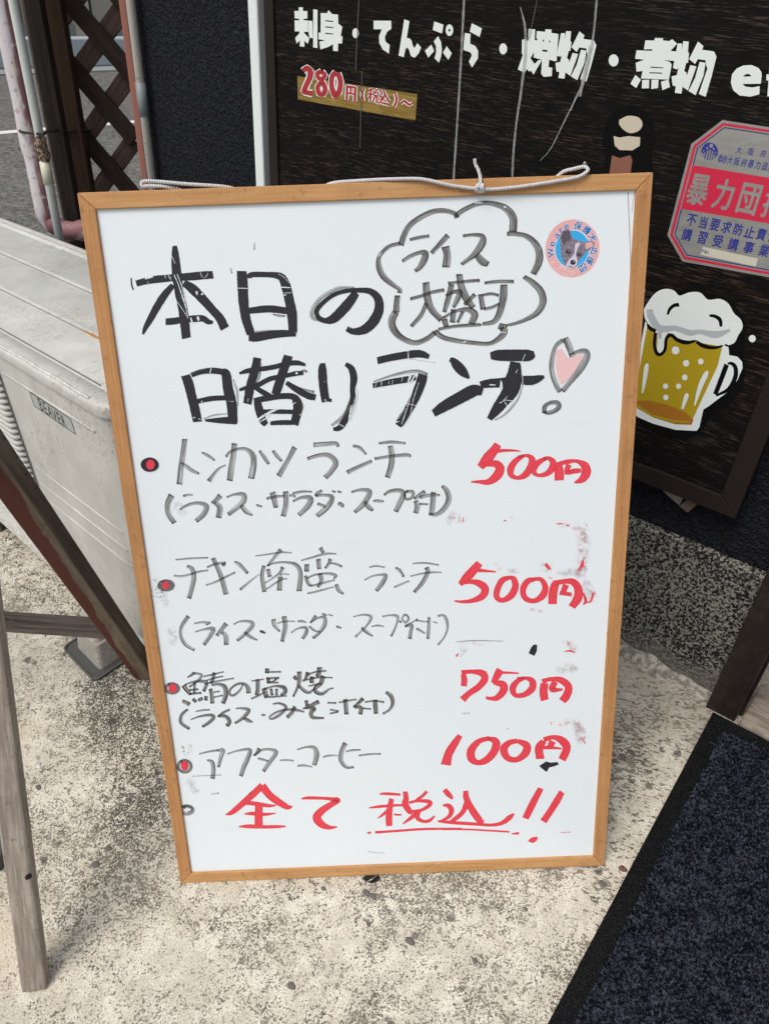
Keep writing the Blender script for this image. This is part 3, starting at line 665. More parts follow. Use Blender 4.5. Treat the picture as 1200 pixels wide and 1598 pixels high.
polys('sign_character', cD, [[[(228, 100), (298, 102), (296, 120), (350, 127), (375, 110), (418, 148), (362, 210), (430, 218), (412, 297), (300, 288), (355, 303), (372, 325), (348, 455), (110, 445), (125, 380), (72, 387), (65, 312), (140, 285), (60, 277), (72, 205), (205, 210), (205, 196), (135, 196), (148, 120), (225, 122)], [(192, 345), (190, 354), (298, 358), (300, 350)], [(183, 392), (183, 401), (290, 405), (290, 395)]],
    [[(62, 415), (110, 455), (70, 527), (20, 490)]], [[(120, 458), (180, 455), (178, 528), (117, 530)]], [[(200, 455), (260, 455), (255, 526), (197, 535)]], [[(280, 472), (345, 455), (357, 518), (292, 545)]]], M['sign_white'], sg)['label'] = SGL + '煮'
mono(cD, -30, 22, 1.0, '物 of the second dish')
poly('sign_character', cD, [[(1138, 420), (1130, 490), (972, 492), (1000, 515), (1060, 522), (1121, 510), (1118, 580), (1040, 600), (950, 590), (895, 545), (875, 480), (885, 410), (925, 360), (980, 335), (1050, 330), (1110, 355), (1135, 390)], [(978, 430), (1052, 427), (1030, 406), (1002, 408)]], M['sign_white'], sg)['label'] = SGL + 'e'
strokes('sign_character', cD, '1235,350,60 1215,600,60; 1178,435,52 1300,452,52', M['sign_white'], sg, straight=True, jitter=0)['label'] = SGL + 't'
# price on its gold band
cE = Crop(SP, 450, 90, 5.714)
poly('gold_band', cE, [[(80, 160), (1150, 320), (1132, 555), (85, 368)]], M['gold'], sg)
pr = [('130,112,42 165,88,46 195,118,52 192,170,52 165,230,46 140,290,46 150,305,40 212,315,50', 20),
      ('295,118,38 262,130,38 265,170,38 300,188,38 325,150,38 298,118,38; 297,208,40 262,255,40 275,315,42 312,322,42 328,270,42 302,208,40', 20),
      ('425,122,46 390,165,44 386,250,44 415,330,50 450,305,46 465,210,46 440,130,46', 20),
      ('524,242,22 520,372,22; 522,252,22 598,262,24 592,388,24; 522,312,16 596,320,16; 558,252,18 554,316,18', 14),
      ('676,266,16 658,320,20 668,386,18', 16),
      ('715,288,16 752,276,16; 737,268,16 730,390,16; 712,316,14 755,322,14; 733,322,14 714,355,14; 770,270,14 782,292,14; 802,272,14 790,292,14; 764,302,14 802,306,14 800,336,14 764,332,14 764,302,14; 774,338,16 752,390,16; 790,338,16 788,392,16 810,398,16', 14),
      ('820,292,16 834,308,16; 820,336,16 838,345,16 820,394,16 850,402,18 895,412,20; 848,292,16 866,330,18 895,384,20; 860,325,16 838,378,16', 14),
      ('950,312,18 966,370,22 942,432,20', 16), ('1005,402,18 1032,382,20 1056,398,22 1080,416,20 1106,400,16', 16)]
for t, gw in pr: strokes('price_outline', cE, t, M['sign_white'], sg, straight=True, grow=gw / 5.714, jitter=0)
def smooth_s(t): return t
for i, (t, gw) in enumerate(pr):
    strokes('price_character', cE, t, M['vinyl_red'], sg, straight=(i in (3, 5, 6)), jitter=0)
# yakitori-like skewer picture
cF = Crop(SP, 800, 0, 3)
poly('picture_ground', cF, [[(430, 600), (450, 545), (500, 505), (560, 495), (620, 520), (657, 575), (665, 650), (650, 730), (645, 940), (425, 940), (432, 730), (420, 660)]], M['cut_black'], sg, True)
poly('picture_shape', cF, [[(500, 558), (540, 540), (590, 548), (608, 580), (590, 610), (550, 621), (518, 604), (498, 578)]], M['cream'], sg, True)
poly('picture_shape', cF, [[(472, 635), (500, 642), (540, 635), (597, 640), (595, 680), (560, 702), (500, 700), (478, 680)]], M['cream'], sg)
poly('picture_shape', cF, [[(465, 725), (500, 738), (550, 725), (560, 745), (540, 900), (440, 900), (460, 760)]], M['tan'], sg)
# beer mug
cG = Crop(SP, 900, 380, 3.6333)
strokes('mug_ground', cG, '400,560,130 360,760,130 350,900,120 420,1000,110 560,1050,110 660,1030,110 730,920,120 840,850,120 900,740,110 890,640,110 900,560,110 900,460,120 830,370,110 700,330,110 520,320,120 430,380,110', M['cut_black'], sg, jitter=0)
poly('mug_glass', cG, [[(388, 440), (410, 465), (600, 545), (860, 580), (864, 632), (910, 640), (938, 670), (940, 705), (910, 775), (860, 838), (800, 882), (748, 922), (718, 940), (695, 1040), (680, 1062), (560, 1056), (430, 1020), (350, 985), (305, 950), (322, 890), (350, 640)]], M['sign_white'], sg)
poly('mug_beer', cG, [[(398, 475), (600, 535), (825, 585), (800, 690), (655, 1000), (560, 990), (326, 895), (350, 740)]], M['beer'], sg)
poly('mug_base', cG, [[(322, 890), (350, 893), (400, 888), (520, 915), (620, 960), (662, 1000), (650, 1028), (560, 1025), (430, 985), (345, 935)]], M['beer_base'], sg)
poly('mug_base_rim', cG, [[(340, 905), (352, 915), (430, 970), (560, 1003), (640, 1005), (636, 1014), (555, 1013), (420, 980), (345, 930)]], M['beer'], sg)
poly('mug_foam', cG, [[(380, 372), (405, 330), (440, 285), (480, 260), (520, 256), (555, 268), (583, 294), (640, 275), (700, 277), (745, 317), (810, 312), (860, 340), (892, 395), (930, 430), (940, 475), (915, 520), (895, 560), (860, 575), (820, 575), (760, 572), (700, 560), (670, 545), (600, 555), (545, 530), (520, 505), (498, 540), (492, 600), (468, 622), (455, 600), (458, 530), (440, 492), (405, 455), (385, 420)]], M['sign_white'], sg, True)
strokes('foam_shade', cG, '412,372,34 425,420,40 470,480,40 560,480,30 640,505,34 700,500,26 790,515,40 870,490,14; 470,500,30 472,540,14', M['foam_gray'], sg, jitter=0)
strokes('mug_outline', cG, '400,455,10 415,478,22 448,497,20; 447,505,20 440,570,18 452,618,20 475,628,18 500,600,18 508,540,18 535,518,20 570,545,22 620,560,24 672,553,10; 678,556,18 720,580,24 780,590,18 828,578,10; 840,572,12 862,582,10; 515,402,12 528,370,18 552,350,20 580,345,22; 752,407,14 785,412,20 812,432,22 818,470,16', M['cut_black'], sg, jitter=0)
strokes('mug_outline', cG, '850,685,28 822,760,28 785,855,26; 855,680,10 880,680,20 900,705,24 898,760,26 860,825,22 790,862,12', M['cut_black'], sg, jitter=0)
polys('mug_bubble', cG, [[ell(x, y, r, r * 1.05, 0, 14)] for x, y, r in ((560, 605, 22), (620, 678, 18), (703, 668, 16), (612, 758, 16), (577, 808, 15), (503, 808, 15), (505, 872, 15), (995, 538, 20), (378, 263, 10))], M['sign_white'], sg)
strokes('mug_highlight', cG, '402,680,12 395,700,24 385,770,22 372,848,8; 742,722,10 730,745,26 700,810,26 668,918,8; 628,850,16 620,870,24 598,938,14', M['sign_white'], sg, jitter=0)
# notice plate
SP.lift = .00005
cH = Crop(SP, 1040, 180, 7.5)
np_ = poly('notice_plate', cH, [[(655, 50), (2050, 262), (2180, 480), (1900, 1650), (1650, 1800), (185, 1705), (10, 1400), (290, 330)]], M['silver'], sg)
np_.data.materials[0] = M['silver']
def inset(d): return f'{655 - d * .1},{50 + d * 1.0},% {2030 - d},{262 + d},% {2150 - d},{485 + d * .3},% {1885 - d * .8},{1640 - d * .5},% {1650 - d * .2},{1800 - d},% '
bord = [(655, 50), (2050, 262), (2180, 480), (1900, 1650), (1650, 1800), (185, 1705), (10, 1400), (290, 330)]
bord[4] = (1700, 1985); bord[3] = (1960, 1800)
np_.data.clear_geometry(); vv, ff_ = poly_data(cH, [bord]); np_.data.from_pydata([tuple(V3(q) - origin(np_)) for q in vv], [], ff_); np_.data.update()
cen = V3([1050, 1000])
def ring(off):
    L = [V3(p) for p in bord]; n = len(L); out = []
    for i in range(n):
        a, b_, c_ = L[i - 1], L[i], L[(i + 1) % n]; e0 = nrm(b_ - a); e1_ = nrm(c_ - b_)
        n0 = V3([-e0[1], e0[0]]); n1_ = V3([-e1_[1], e1_[0]])
        bis = nrm(n0 + n1_); out.append(tuple(b_ + bis * off / max(.3, bis @ n0)))
    return out
def band(name, o1, o2, m): return poly(name, cH, [ring(o1), ring(o2)[::-1]], m, np_)
band('red_border', 30, 62, M['notice_red']); band('blue_border', 76, 90, M['notice_navy'])
poly('red_band', cH, [[(303, 575), (1860, 838), (1780, 1360), (172, 1090)]], M['notice_red'], np_)
poly('emblem', cH, [ell(505, 418, 98, 106)], M['notice_blue'], np_)
polys('emblem_mark', cH, [[ell(*e, 0, 12)] for e in ((524, 350, 22, 24), (478, 377, 12, 13), (553, 387, 11, 12), (435, 408, 9, 10), (572, 430, 9, 10))], M['silver'], np_)
strokes('emblem_mark', cH, '410,452,10 422,440,18 412,500,12; 450,430,16 432,500,16; 485,405,16 460,520,18; 512,395,16 492,530,18; 540,412,16 520,530,16; 562,450,14 545,520,14; 590,470,14 568,505,14; 400,520,30 460,535,30 540,535,30', M['silver'], np_, jitter=0)
def row(text, p0, p1, h, ws): 
    n = len(text); return [(c, p0[0] + (p1[0] - p0[0]) * i / (n - 1), p0[1] + (p1[1] - p0[1]) * i / (n - 1), h, ws, None) for i, c in enumerate(text)]
typ('notice_text', cH, row('大阪府', (850, 400), (1133, 443), 84, .8), M['notice_blue'], np_, .01, 'blue line 大阪府')
typ('notice_text', cH, [('(', 618, 500, 92, 1.0, None), ('財', 655, 508, 86, .9, None), (')', 694, 514, 92, 1.0, None)] + row('大阪府暴力追放', (745, 522), (1232, 604), 90, .76), M['notice_blue'], np_, .014, 'blue line naming the prefectural foundation')
typ('notice_text', cH, row('暴力団排除', (372, 868), (1560, 1085), 345, .68), M['silver'], np_, .022, 'large silver characters 暴力団排除')
typ('notice_text', cH, row('不当要求防止責任者', (295, 1222), (1385, 1444), 134, .8), M['notice_blue'], np_, .022, 'blue line 不当要求防止責任者')
typ('notice_text', cH, row('講習受講事業所', (240, 1392), (1325, 1618), 138, .82), M['notice_blue'], np_, .022, 'blue line 講習受講事業所')
poly('number_plate', cH, [[(425, 1532), (1070, 1672), (1045, 1768), (397, 1628)]], M['notice_cream'], np_)
typ('number_text', cH, [('N', 438, 1586, 44, 1.1, None), ('o', 474, 1600, 32, 1.1, None), ('.', 501, 1615, 9, 1, None)], M['notice_navy'], np_, .02, 'No.')
# clear film edges that hang and peel across the sign
SP.lift = .0016
cI = Crop(SP, 0, 0, 1)
strokes('film_strip', cI, '725,-20,3.6 721,60,3.4 716,150,3.2 707,290,3.0; 932,-10,3.4 925,60,3.6 912,120,2.6 900,150,3; 900,150,2 880,190,2 860,230,1.2 843,250,.8', M['film'], sg, jitter=.15)
strokes('film_strip', cI, '812,10,1.4 819,40,3.4 820,75,4.6 817,110,4.4 812,150,3.6 806,190,3 801,240,3.4 799,290,3.4; 921,70,3 913,110,6 905,150,3; 899,150,2 890,172,2', M['film'], sg, jitter=.15)
strokes('film_strip', cI, '560,0,1.1 557,60,1.1 555,110,1.1; 565,110,.9 563,180,.9 562,230,.8; 838,0,1 832,30,1 825,60,.8', M['film_faint'], sg, jitter=.1)

# ================================================================ ENTRANCE JAMB, SILL, DOOR
jb = thing('door_jamb', W(-.028, JD, gW(-.03, JD)[2]), 'dark bronze metal door jamb post standing at the end of the granite base', 'post')
g0 = gW(JU0, JD)[2]
box('post', W(JU0, JD, g0 - .03), WD * (JU1 - JU0), OD * .12, UP * 2.6, M['jamb'], jb, .002)
box('return_fin', W(JU1 + .0005, JD + .018, g0 - .03), WD * .006, OD * .05, UP * 2.6, M['jamb'], jb)
tag(box('door_sill', W(JU1 + .008, 1.012, g0 - .05), WD * 1.2, OD * .3, UP * .062, M['sill'], None, .004), 'worn brown stone sill right of the jamb post', 'door sill')
dr = thing('entrance_door', W(.5, 1.26, -.95), 'dark glazed entrance door recessed behind the sill', 'door')
box('door_frame', W(JU1 + .008, 1.25, g0 + .013), WD * 1.2, OD * .04, UP * 2.3, M['door_dark'], dr)
box('door_glass', W(.1, 1.243, g0 + .12), WD * .9, OD * .006, UP * 1.9, M['glass'], dr)
# ================================================================ DOORMAT
MK = V3([0, 0, 0])
m0 = gp(1112, 1113, .004); m1 = gp(855, 1598, .004); mv = nrm(m0 - m1); mu = nrm(np.cross(mv, GN)); 
if mu @ WD < 0: mu = -mu
mt = thing('doormat', m0 + mu * .4 - mv * .4, 'navy tufted doormat with black rubber border at the entrance', 'doormat')
ML, MW = .98, 1.1
def mp(a, b_, h=0): return m0 + mu * a - mv * b_ + GN * h
BW = .026
prism('rubber_border', [mp(0, 0), mp(MW, 0), mp(MW, ML), mp(0, ML)], GN * .0035, M['mat_border'], mt, .001)
# pile: thousands of small tufts standing on the rubber base
rng = np.random.default_rng(11)
N_T = 60000
ta = rng.uniform(BW, .62, N_T); tb = rng.uniform(BW, ML - BW, N_T)
ed = BW + .004 * np.sin(tb * 90) + .003 * np.sin(tb * 311); ta = np.maximum(ta, ed + rng.uniform(0, .004, N_T))
h1 = rng.uniform(.004, .0075, N_T) + .0035 * np.clip(np.sin(ta * 760 + 3 * np.sin(tb * 210)) * np.sin(tb * 690 + 3 * np.sin(ta * 190)) + .3, -.3, 1); az = rng.uniform(0, 2 * np.pi, N_T); wdt = rng.uniform(.0011, .002, N_T)
lx = rng.normal(0, .0026, N_T); ly = rng.normal(0, .0026, N_T)
b3 = (m0 + GN * .0035)[None] + ta[:, None] * mu - tb[:, None] * mv
dA = np.cos(az)[:, None] * mu + np.sin(az)[:, None] * mv
lean = lx[:, None] * mu + ly[:, None] * mv
v0 = b3 - dA * wdt[:, None]; v1 = b3 + dA * wdt[:, None]
mid = b3 + GN * (h1 * .6)[:, None] + lean * .5
v2 = mid + dA * wdt[:, None] * 1.1; v3 = mid - dA * wdt[:, None] * 1.1
tp = b3 + GN * h1[:, None] + lean * 1.5
v4 = tp + dA * wdt[:, None] * .7; v5 = tp - dA * wdt[:, None] * .7
VV = np.stack([v0, v1, v2, v3, v4, v5], 1).reshape(-1, 3)
me = bpy.data.meshes.new('pile'); org = V3(mt.location)
me.vertices.add(len(VV)); me.vertices.foreach_set('co', (VV - org).ravel())
ii = np.arange(N_T)[:, None] * 6; LI = np.concatenate([ii + [0, 1, 2, 3], ii + [3, 2, 4, 5]], 1).ravel()
me.loops.add(len(LI)); me.loops.foreach_set('vertex_index', LI.astype(np.int32))
me.polygons.add(2 * N_T); me.polygons.foreach_set('loop_start', (np.arange(2 * N_T) * 4).astype(np.int32)); me.polygons.foreach_set('loop_total', np.full(2 * N_T, 4, np.int32))
me.update(); me.validate(); me.materials.append(M['pile'])
o = bpy.data.objects.new('pile', me); C.objects.link(o); o.parent = mt; o['kind'] = 'stuff'
prism('pile_backing', [mp(BW, BW, .0036), mp(.64, BW, .0036), mp(.64, ML - BW, .0036), mp(BW, ML - BW, .0036)], GN * .002, M['pile'], mt)

# ================================================================ AIR CONDITIONER OUTDOOR UNIT
AC0 = zp(168, 640, -.451); A1 = nrm(V3([-.7556, .6537, -.0414]))
_n1 = V3([.654, .756, .05]); A2 = nrm(_n1 - A1 * (_n1 @ A1)); A3 = np.cross(A2, A1); A3 = A3 if A3[2] > 0 else -A3
def A(a, b_, c_): return AC0 + A1 * a + A2 * b_ + A3 * c_
ACL, ACD_, ACH = 1.12, .335, .482
ac = thing('air_conditioner', A(.5, .17, -ACH), 'weathered ivory air conditioner outdoor unit with louvred grille left of the menu board', 'air conditioner')
def rrect(a0, a1, b0_, b1, r, n=6):
    out = []
    for (ca, cb, s) in ((a0 + r, b0_ + r, 180), (a1 - r, b0_ + r, 270), (a1 - r, b1 - r, 0), (a0 + r, b1 - r, 90)):
        out += [(ca + r * math.cos(math.radians(s + 90 * k / n)), cb + r * math.sin(math.radians(s + 90 * k / n))) for k in range(n + 1)]
    return out
def loft(name, rings, m, parent, capb=True):
    V = [p for r_ in rings for p in r_]; n = len(rings[0]); Fc = []
    for i in range(len(rings) - 1): Fc += [(i * n + k, i * n + (k + 1) % n, (i + 1) * n + (k + 1) % n, (i + 1) * n + k) for k in range(n)]
    Fc.append(tuple(range((len(rings) - 1) * n, len(rings) * n)))
    if capb: Fc.append(tuple(range(n - 1, -1, -1)))
    o = fixn(mk(name, V, Fc, m, parent)); 
    for p_ in o.data.polygons: p_.use_smooth = True
    md = o.modifiers.new('edge', 'EDGE_SPLIT'); md.split_angle = math.radians(38); return o
def ring_(ins, c_, r=.034): return [A(a, b_, c_) for a, b_ in rrect(-.004 + ins, ACL - ins, -.004 + ins, ACD_ - ins, max(.006, r - ins))]
loft('lid', [ring_(0, -.017), ring_(-.001, -.006), ring_(.001, -.0015), ring_(.005, .0012), ring_(.010, .002), ring_(.030, .0), ring_(.0315, -.0014), ring_(.033, -.0005)], M['ac'], ac)
loft('body', [[A(a, b_, c_) for a, b_ in rrect(0, ACL, 0, ACD_, .032)] for c_ in (-ACH + .012, -.0175)], M['ac'], ac)
loft('base_pan', [[A(a, b_, c_) for a, b_ in rrect(-.004, ACL, -.006, ACD_, .034)] for c_ in (-ACH - .006, -ACH + .0118)], M['ac_edge'], ac)
loft('seam', [[A(a, b_, c_) for a, b_ in rrect(.0025, ACL - .01, .0025, ACD_ - .002, .032)] for c_ in (-.0176, -.0169)], M['ac_dark'], ac)
# pale scuffed front arris of the lid
tube('scuffed_edge', [A(a, .0005 + .0006 * math.sin(a * 60), .0012) for a in np.linspace(.045, .6, 40)], [.0022 + .0004 * math.sin(i * 1.9) for i in range(40)], M['ac_edge'], ac, 6)
for b_, ww in ((.118, .009), (.213, .008)):       # pressed ridges of the lid
    prism('ridge', [A(.04, b_ - ww / 2, -.002), A(.04, b_ + ww / 2, -.002), A(1.08, b_ + ww / 2, -.002), A(1.08, b_ - ww / 2, -.002)], A3 * .0052, M['ac'], ac, .0018)
    prism('ridge_shade_line', [A(.04, b_ - ww / 2 - .0018, -.002), A(.04, b_ - ww / 2, -.002), A(1.08, b_ - ww / 2, -.002), A(1.08, b_ - ww / 2 - .0018, -.002)], A3 * .0017, M['ac_dark'], ac)  # dark strip that paints in the shading beside the ridge, with some dirt
prism('ridge_shade_line', [A(.07, .0298, -.003), A(.07, .0313, -.003), A(1.0, .0313, -.003), A(1.0, .0298, -.003)], A3 * .0042, M['ac_dark'], ac)  # front and back lid outlines, their edge shading drawn as dark strips
prism('ridge_shade_line', [A(.03, .314, -.003), A(.03, .3155, -.003), A(1.0, .3155, -.003), A(1.0, .314, -.003)], A3 * .0042, M['ac_dark'], ac)
for c_ in (-.0515, -.222, -.256, -.289):            # embossed lines of the front
    tube('embossed_line', [A(.055, -.0005, c_), A(.2, -.0005, c_), A(.332, -.0005, c_)], .0014, M['ac'], ac, 6)
tube('rust_smear', [A(a, .1125, .0008 + .0002 * math.sin(a * 300)) for a in np.linspace(.212, .262, 12)], [.0006, .0014, .002, .0024, .0022, .0026, .002, .0022, .0016, .0014, .001, .0006], M['rust_stain'], ac, 6)
# grille: slats over a dark fan cavity
box('grille_cavity', A(.3455, -.003, -.455), A1 * .706, A2 * .02, A3 * .408, M['ac_fin'], ac)
sl0 = None; ns = 37
prof_ = [(.0, .0056), (-.006, .0056), (-.0095, .0038), (-.0112, -.0002), (-.0098, -.0036), (-.005, -.0046), (0, -.0046)]
pts = []
for a_, sc_ in ((.3435, .02), (.3445, .5), (.3475, .85), (.353, 1), (.7, 1), (1.052, 1), (1.056, .3)): pts.append([A(a_, b_ * sc_ - .003, c_ * sc_ - .05) for b_, c_ in prof_])
V = [p for r_ in pts for p in r_]; n = len(prof_); Fc = []
for i in range(len(pts) - 1): Fc += [(i * n + k, i * n + (k + 1) % n, (i + 1) * n + (k + 1) % n, (i + 1) * n + k) for k in range(n)]
Fc += [tuple(range(n)), tuple(range(len(pts) * n - 1, (len(pts) - 1) * n - 1, -1))]
sl0 = fixn(mk('grille_slat', V, Fc, M['ac'], ac, True))
for i in range(1, ns):
    c2 = sl0.copy(); C.objects.link(c2); c2.parent = ac; c2.location = tuple(V3(sl0.location) - A3 * (.0109 * i))
AFp = Plane(A(0, -.0004, 0), -A2, -A1, A3)
cL = Crop(AFp, 30, 590, 8)
poly('label_plate', cL, [[(128, 168), (640, 510), (708, 702), (188, 345)]], M['label_plate'], ac)
strokes('label_border', cL, '128,168,8 640,512,8 706,702,8 188,345,8 128,168,8', M['label_ink'], ac, straight=True, jitter=0)
typ('label_text', cL, [(c_, 268 + i * 57.5, 332 + i * 42.5, 104, w_ * .82, None) for i, (c_, w_) in enumerate(zip('BEAVER', (.92, .92, .9, .9, .92, .92)))], M['label_ink'], ac, .02, 'BEAVER')
# plastic feet with a tray under each end
def foot(t, first=None):
    gpz = lambda a, b_, h: (lambda q: V3([q[0], q[1], gz(q[0], q[1]) + h]))(A(a, b_, 0))
    f = thing('unit_foot', gpz(t, .15, 0), '', 'support block')
    rr_ = lambda ins, h: [gpz(t + a, b_, h) for a, b_ in rrect(-.057 + ins, .057 - ins, -.048 + ins, .385 - ins, .012)]
    loft('tray', [rr_(0, .0), rr_(-.001, .006), rr_(.0015, .0068), rr_(.003, .0035)], M['tray'], f)
    def blk(h, i1): return [gpz(t + a, b_, h) for a, b_ in rrect(-.042 + i1, .042 - i1, -.028 + i1, .365 - i1, .008)]
    loft('block', [blk(.0036, 0), blk(.055, .005), blk(.057, .009), blk(.075, .011), blk(.077, .014), blk(.094, .016)], M['foot'], f)
    return f
q = gp(183, 1062); tf = float((q - AC0) @ A1) + .057
f1 = foot(tf); f1['label'] = 'grey plastic support block with dark tray under the right end of the air conditioner'; f1['group'] = 'support blocks under the air conditioner'
f2 = foot(.92); f2['label'] = 'second support block under the far left end of the air conditioner'; f2['group'] = 'support blocks under the air conditioner'
box('bolt_tab', A(tf - .012, -.012, -ACH - .008), A1 * .024, A2 * .03, A3 * -.006, M['rust'], ac)

# ================================================================ TIMBER A-FRAME STAND IN FRONT
F1_ = gp(230, 1052); F2_ = gp(56, 1536); AP = ray(-63, 636) * .00064
st = thing('stand', (F1_ + F2_) / 2 * [1, 1, 1], 'weathered wooden A-frame stand with flaking dark red paint at the left edge', 'stand')
def bar(name, P, Q, w, d, side, m, parent, bev=.002):
    P, Q = V3(P), V3(Q); t = nrm(Q - P); s = nrm(V3(side) - t * (V3(side) @ t)); r_ = np.cross(t, s)
    return box(name, P - s * w / 2 - r_ * d / 2, s * w, r_ * d, Q - P, m, parent, bev), s, r_
topx = nrm(AP - F1_)
o, s_, r_ = bar('leg', F1_ - topx * .0, AP + topx * .03, .036, .026, V3([1, 0, 0]), [M['stand_dark'], M['stand_red']], st, .0025)
o['label'] = 'dark leg with oxblood paint on its left face'
for p_ in o.data.polygons:
    if p_.normal.dot(Vector((-1, 0, 0))) > .7 or p_.normal.dot(Vector(tuple(nrm(np.cross(topx, V3([1, 0, 0])))))) * (1 if np.cross(topx, V3([1, 0, 0]))[2] < 0 else -1) > .7: p_.material_index = 1
o2, _, _ = bar('leg', F2_ + V3([.0, 0, 0]), AP + nrm(AP - F2_) * .03, .029, .024, V3([1, .25, 0]), M['stand_gray'], st, .003); o2['label'] = 'bleached grey front leg'
for dx in (-.58,):
    bar('leg', F1_ + V3([dx, 0, gz(F1_[0] + dx, F1_[1]) - F1_[2]]), AP + topx * .03 + V3([dx, 0, 0]), .036, .026, V3([1, 0, 0]), M['stand_dark'], st, .0025)
    bar('leg', F2_ + V3([dx, 0, gz(F2_[0] + dx, F2_[1]) - F2_[2]]), AP + nrm(AP - F2_) * .03 + V3([dx, 0, 0]), .033, .026, V3([1, .25, 0]), M['stand_gray'], st, .003)
# lower cross rail: meets the dark leg where the photo shows it
tt = min(np.linspace(0, .6, 200), key=lambda t: abs(((RC.T @ (F1_ + topx * t))[1] / (RC.T @ (F1_ + topx * t))[2]) * FPX + 799 - 985))
rp = F1_ + topx * tt + V3([-.019, .012, -.004])
bar('cross_rail', rp + V3([.005, -.004, .0]), rp + V3([-.60, -.004, .004]), .026, .024, V3([0, .3, 1]), M['rail_dark'], st, .002)
bar('cross_rail', AP + V3([.015, 0, -.02]), AP + V3([-.60, 0, -.02]), .03, .03, V3([0, 0, 1]), M['rail_dark'], st, .002)
scr = F2_ + nrm(AP - F2_) * .185
tube('screw_hole', [scr + V3([.0148, -.012, 0]), scr + V3([.0162, -.0135, 0])], .004, M['hole'], st, 10)
# things just peeping in at the left edge
q = gp(-10, 838); tag(box('planter_tray', q + V3([-.22, -.02, 0]), nrm(V3([.98, .15, 0])) * .235, nrm(V3([-.15, .98, 0])) * .2, UP * .03, M['green'], None, .004), 'dull green plastic tray at the left edge under the unit grille', 'tray')
q = gp(4, 1362); o = box('concrete_weight', q + V3([-.17, 0, -.005]), V3([.168, 0, .0]), V3([0, .05, .002]), UP * .028, M['tray'], None, .004); tag(o, 'low grey weight bar at the left edge beside the bleached leg', 'weight')
q = zp(-6, 345, -.9)
lump = thing('kerb_stone', q, 'rounded pale stone on the asphalt at the left edge behind the unit', 'stone')
bm = bmesh.new(); bmesh.ops.create_icosphere(bm, subdivisions=3, radius=.12)
for v_ in bm.verts: v_.co = v_.co * (1 + .08 * math.sin(v_.co.x * 40) * math.cos(v_.co.y * 33)); v_.co.z *= .8
me = bpy.data.meshes.new('stone'); bm.to_mesh(me); bm.free(); me.materials.append(M['mortar'])
o = bpy.data.objects.new('stone', me); C.objects.link(o); o.parent = lump; o.location = (-.06, 0, -.06)
box('stone_base', q + V3([-.2, -.1, -.3]), V3([.25, 0, 0]), V3([0, .25, 0]), UP * .22, M['mortar'], lump, .03)

# ================================================================ PIPES BEHIND THE UNIT
def along(px, py, t): return ray(px, py) * t
def vline(px, py, ydist):      # point on the ray at a given world y
    r = ray(px, py); return r * (ydist / r[1])
tp_ = thing('wrapped_pipe', vline(75, 370, 1.78) * [1, 1, 0] + UP * -.6, 'thick pipe bundle wrapped in faded white and maroon tape, bending right at the bottom', 'pipe')
e0 = vline(74, 352, 1.78); R0 = .0215; pz = e0[2]
P = [V3([e0[0], e0[1], .9]), V3([e0[0], e0[1], .4]), V3([e0[0], e0[1], .1]), V3([e0[0] + .002, e0[1], -.1]), V3([e0[0], e0[1], -.3]), V3([e0[0] + .002, e0[1], pz + .12]), V3([e0[0] + .002, e0[1], pz + .035]), V3([e0[0] + .012, e0[1], pz + .008]), V3([e0[0] + .045, e0[1], pz - .008]), V3([e0[0] + .1, e0[1], pz - .004]), V3([e0[0] + .3, e0[1] + .02, pz + .0]), V3([e0[0] + .55, e0[1] + .04, pz + .0])]
P = catmull(P, 5); rs_ = [R0 * (1 + .05 * math.sin(i * 1.3) + (.12 if 28 < i < 36 else 0)) for i in range(len(P))]
tube('wrapping', P, rs_, M['tape'], tp_, 16)
for dx in (.135, .155, .175, .2): tube('tape_edge', [V3([e0[0] + dx + .012 * math.sin(t) , e0[1] + .006 + (R0 + .0008) * -math.cos(t * .5) , pz + .0 + (R0 + .0008) * math.sin(t * .5)]) for t in np.linspace(-3.0, 3.0, 14)], .0012, M['pipe_pink'], tp_, 5)
pv = thing('drain_pipe', vline(82, 330, 1.70) * [1, 1, 0] + UP * -1.0, 'slim white plastic pipe with a cream coupling and rusty patch beside the wrapped pipe', 'pipe')
e1_ = vline(88, 345, 1.70)
tube('pipe', [V3([e1_[0], e1_[1], .9]), V3([e1_[0], e1_[1], 0]), V3([e1_[0], e1_[1], -1.0])], .0092, M['pvc'], pv, 16)
zc = lambda py: float(vline(70, py, 1.70)[2])
tube('coupling', [V3([e1_[0], e1_[1], zc(286)]), V3([e1_[0], e1_[1], zc(252)])], .0112, M['pvc_cream'], pv, 16)
rv, rf_ = tube_data([V3([e1_[0] + .0015 * math.sin(i), e1_[1], z]) for i, z in enumerate(np.linspace(zc(250), zc(211), 9))], [.0105, .0125, .0135, .0125, .0137, .013, .0125, .0115, .0095], 14)
mk('rusty_sleeve', rv, rf_, M['rust'], pv, True)

